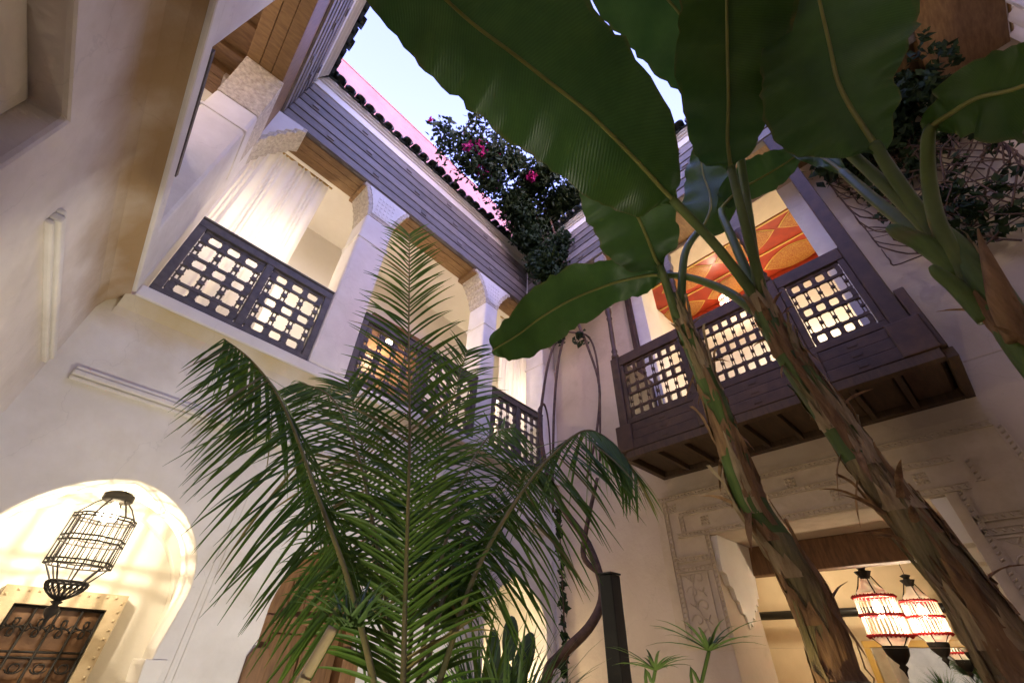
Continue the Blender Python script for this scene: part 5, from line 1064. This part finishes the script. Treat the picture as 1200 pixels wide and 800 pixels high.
PO = thing('black_post', 'square black post standing among the reeds before the stucco wall', 'post', (2.02, 1.47, 0.1))
a_, c_ = Vector(PATHS['post'][0][:3]), Vector(PATHS['post'][1][:3])
b = MB(); w = 0.040; b.box(2.025-w, 2.025+w, 1.465-w, 1.465+w, 0.1, 1.985); b.build('shaft', 'black_post', PO, bev=0.006)
MB().box(2.025-w-.004, 2.025+w+.004, 1.465-w-.004, 1.465+w+.004, 1.986, 1.995).build('cap', 'black_post', PO, bev=0.003)
SK = thing('reed_stake', 'pale split reed stake leaning before the arched door', 'stake', (0.05, 1.60, 0.14))
tube_obj(SK, 'cane', [(0.05, 1.60, 0.14, 0.016), (0.30, 1.498, 0.85, 0.016), (0.535, 1.402, 1.52, 0.016), (0.588, 1.38, 1.672, 0.015)], 'reed', 9)
MB().tube([(0.366, 1.471, 1.04), (0.373, 1.468, 1.06)], 0.020, 9).build('node', 'reed', SK); MB().tube([(0.545, 1.397, 1.545), (0.549, 1.395, 1.56)], 0.019, 9).build('node', 'reed', SK)

def tuft(name, label, cat, base, n, L_, seed, m, wid=0.012, up_=0.9, spread=1.0, group=None, z_min=0.0):
    rg = random.Random(seed); T = thing(name, label, cat, base, 0, group); b = MB()
    for i in range(n):
        a = rg.uniform(0, 2*math.pi); d = Vector((math.cos(a)*spread*rg.uniform(.3, 1), math.sin(a)*spread*rg.uniform(.3, 1), up_*rg.uniform(.6, 1.3))).normalized()
        P = Vector(base)+Vector((rg.uniform(-.03, .03), rg.uniform(-.03, .03), z_min)); l = L_*rg.uniform(.6, 1.15); seg = 6; n0 = len(b.v); w = wid*rg.uniform(.7, 1.2)
        for s_ in range(seg+1):
            u = s_/seg; x = d.cross(Vector((0, 0, 1))); x = x.normalized() if x.length > 1e-4 else Vector((1, 0, 0)); ww = w*(1-u**2)*(.5+min(u*3, .5))+.0005
            b.v += [tuple(P+x*ww), tuple(P+Vector((0, 0, -ww*.4))), tuple(P-x*ww)]; d = (d+Vector((0, 0, -0.16*(u+.2)))).normalized(); P = P+d*l/seg
        for s_ in range(seg): q = n0+s_*3; b.f += [(q, q+1, q+4, q+3), (q+1, q+2, q+5, q+4)]
    b.build('foliage', m, T, stuff=True); return T
def papyrus(label, key, seed, L_=0.24, n=20):
    rg = random.Random(seed); P = PATHS[key]; T = thing('papyrus', label, 'papyrus', (P[0][0], P[0][1], 0.12), 0, 'papyrus stems before the stucco wall')
    tube_obj(T, 'stem', [(P[0][0], P[0][1], 0.12, .006)]+P, 'fresh_leaf', 7)
    b = MB(); top = Vector(P[-1][:3])
    for i in range(n):
        a = 2*math.pi*i/n+rg.uniform(-.1, .1); d = Vector((math.cos(a), math.sin(a), rg.uniform(.25, .8))).normalized(); q = top.copy(); l = L_*rg.uniform(.7, 1.15); n0 = len(b.v)
        for s_ in range(6):
            u = s_/5; x = d.cross(Vector((0, 0, 1))).normalized(); ww = .0065*(1-u**2)+.0006
            b.v += [tuple(q+x*ww), tuple(q-Vector((0, 0, ww*.5))), tuple(q-x*ww)]; d = (d+Vector((0, 0, -.17*(u+.2)))).normalized(); q = q+d*l/5
        for s_ in range(5): k_ = n0+s_*3; b.f += [(k_, k_+1, k_+4, k_+3), (k_+1, k_+2, k_+5, k_+4)]
    b.build('leaf_whorl', 'fresh_leaf', T); return T
papyrus('papyrus with spidery leaf whorl before the stucco wall corbel', 'papyrus_one', 3); papyrus('papyrus whorl half hidden beside the black post', 'papyrus_two', 4, 0.2)
P = PATHS['papyrus_one']
tuft('reed_clump', 'grassy reed clump left of the black post', 'reeds', (1.62, 1.75, 0.12), 90, 0.55, 41, 'fresh_leaf', 0.010, 1.0, 0.9, None, 1.15)
tuft('reed_clump', 'dark leafy clump under the lit niche', 'reeds', (1.90, 2.30, 0.12), 110, 0.6, 42, 'palm_leaflet', 0.014, 1.0, 0.9, None, 1.15)
tuft('young_bamboo', 'bright green leaf rosette beside the reed stake', 'bamboo', (0.66, 1.42, 0.12), 34, 0.2, 43, 'fresh_leaf', 0.007, 0.7, 1.0, None, 1.56)
tuft('young_bamboo', 'fresh green shoots right of the upright palm frond', 'bamboo', (1.36, 1.9, 0.12), 150, 0.38, 44, 'fresh_leaf', 0.006, 0.8, 1.0, None, 1.6)
CA = thing('cactus', 'dark prickly pear cactus silhouetted before the lit niche', 'cactus', (3.08, 3.42, 0.12))
for (x, y, z, rx, rz, t_) in ((3.06, 3.45, 1.42, .13, .24, 0.0), (2.99, 3.47, 1.70, .055, .16, 0.1), (3.11, 3.40, 1.80, .075, .17, -0.05), (3.22, 3.33, 1.66, .085, .20, -0.3)):
    b = MB(); vs = []; n_, k_ = 14, 9
    side = Vector((0.72, -0.68, 0)); thick = Vector((0.68, 0.72, 0)); u_ = (Vector((0, 0, 1))+side*t_*-1).normalized()
    for j in range(k_+1):
        ph = -math.pi/2+math.pi*j/k_
        for i in range(n_):
            a = 2*math.pi*i/n_; vs.append(tuple(Vector((x, y, z))+side*rx*math.cos(ph)*math.cos(a)+thick*rx*.28*math.cos(ph)*math.sin(a)+u_*rz*math.sin(ph)))
    b.add(vs, [(j*n_+i, j*n_+(i+1) % n_, (j+1)*n_+(i+1) % n_, (j+1)*n_+i) for j in range(k_) for i in range(n_)]).build('pad', 'cactus_pad', CA, smooth=True)
tube_obj(CA, 'stem', [(3.08, 3.42, 0.12, .06), (3.07, 3.44, 0.8, .05), (3.06, 3.45, 1.3, .05)], 'cactus_pad', 9)

# ---------------------------------------------------------------- lamps of the place, and an added fill in the upper room
WARM = (1.0, 0.82, 0.58)
lamp('lantern_light', AW(0.385, 4.66, 2.30), 5.2, (1.0, 0.85, 0.64), 0.012)
def globe_lamp(par, loc, world, power, colr=WARM, rad=0.06):
    b = MB(); b.lathe([(0.03, loc[2]+0.06), (0.07, loc[2]+0.04), (0.09, loc[2]), (0.07, loc[2]-0.04), (0.03, loc[2]-0.06)], loc[:2], 14); o = b.build('lamp_globe', 'bulb', par, smooth=True)
    lamp('gallery_light', (world[0], world[1], world[2]-0.24), power, colr, rad); return o
for s_, p_ in ((0.35, 6), (2.6, 7), (5.2, 3)): globe_lamp(GA, (s_, 5.2, 5.75), AW(s_, 5.2, 5.9), p_)
globe_lamp(GC, (-1.7, 2.4, 5.9), (-1.7, 2.4, 6.05), 1.6)
globe_lamp(GD, (3.0, -2.9, 5.75), (3.0, -2.9, 5.9), 4)
for B_, p_ in ((B1, 4.5), (B2, 4)): lamp('salon_light', tuple(B_.location+Vector((0, 0, -0.42))), p_, WARM, 0.04)
lamp('salon_lamp', (7.5, 2.2, 2.75), 5, WARM, 0.08)
lamp('room_light', tuple(B3.location+Vector((0, 0, -0.34))), 4, WARM, 0.05)
lamp('room_fill', (6.3, 0.6, 5.2), 13, WARM, 0.08)  # added fill without a fixture, brightens the soffit of the upper opening
lamp('niche_light', AW(4.75, 4.55, 1.25), 3, (1.0, 0.80, 0.5), 0.04)
# garden spotlights at the foot of the planting
for (x, y, tx, ty, tz, pw_, cn, lab, cc) in ((1.72, 1.62, 0.40, 4.1, 0.75, 28, 122, 'small black garden spotlight between the palm trunk and the black post', (1.0, 0.93, 0.82)), (0.30, 0.75, 1.0, 1.9, 2.3, 8, 80, 'small black garden spotlight left of the reed stake', (1.0, 0.89, 0.72)), (2.6, 2.1, 4.2, 4.2, 1.0, 5, 86, 'small black garden spotlight below the bougainvillea trunk', (1.0, 0.85, 0.70)), (0.95, 0.62, 5.0, 1.1, 2.3, 12.0, 74, 'small black garden spotlight in front of the banana trunks', (1.0, 0.74, 0.44))):
    sp = thing('garden_spotlight', lab, 'spotlight', (x, y, 0.14), 0, 'garden spotlights in the planting bed')
    MB().lathe([(0.02, 0.14), (0.02, 0.2), (0.05, 0.22), (0.055, 0.30), (0.052, 0.302), (0.04, 0.30)], (x, y), 14).build('housing', 'black_post', sp, smooth=True)
    MB().lathe([(0.09, 0.142), (0.09, 0.15), (0.03, 0.16)], (x, y), 14).build('foot', 'black_post', sp, smooth=True)
    lamp('spot_light', (x, y, 0.40), pw_, cc, 0.05, 'SPOT', (tx, ty, tz), R(cn), 0.25)
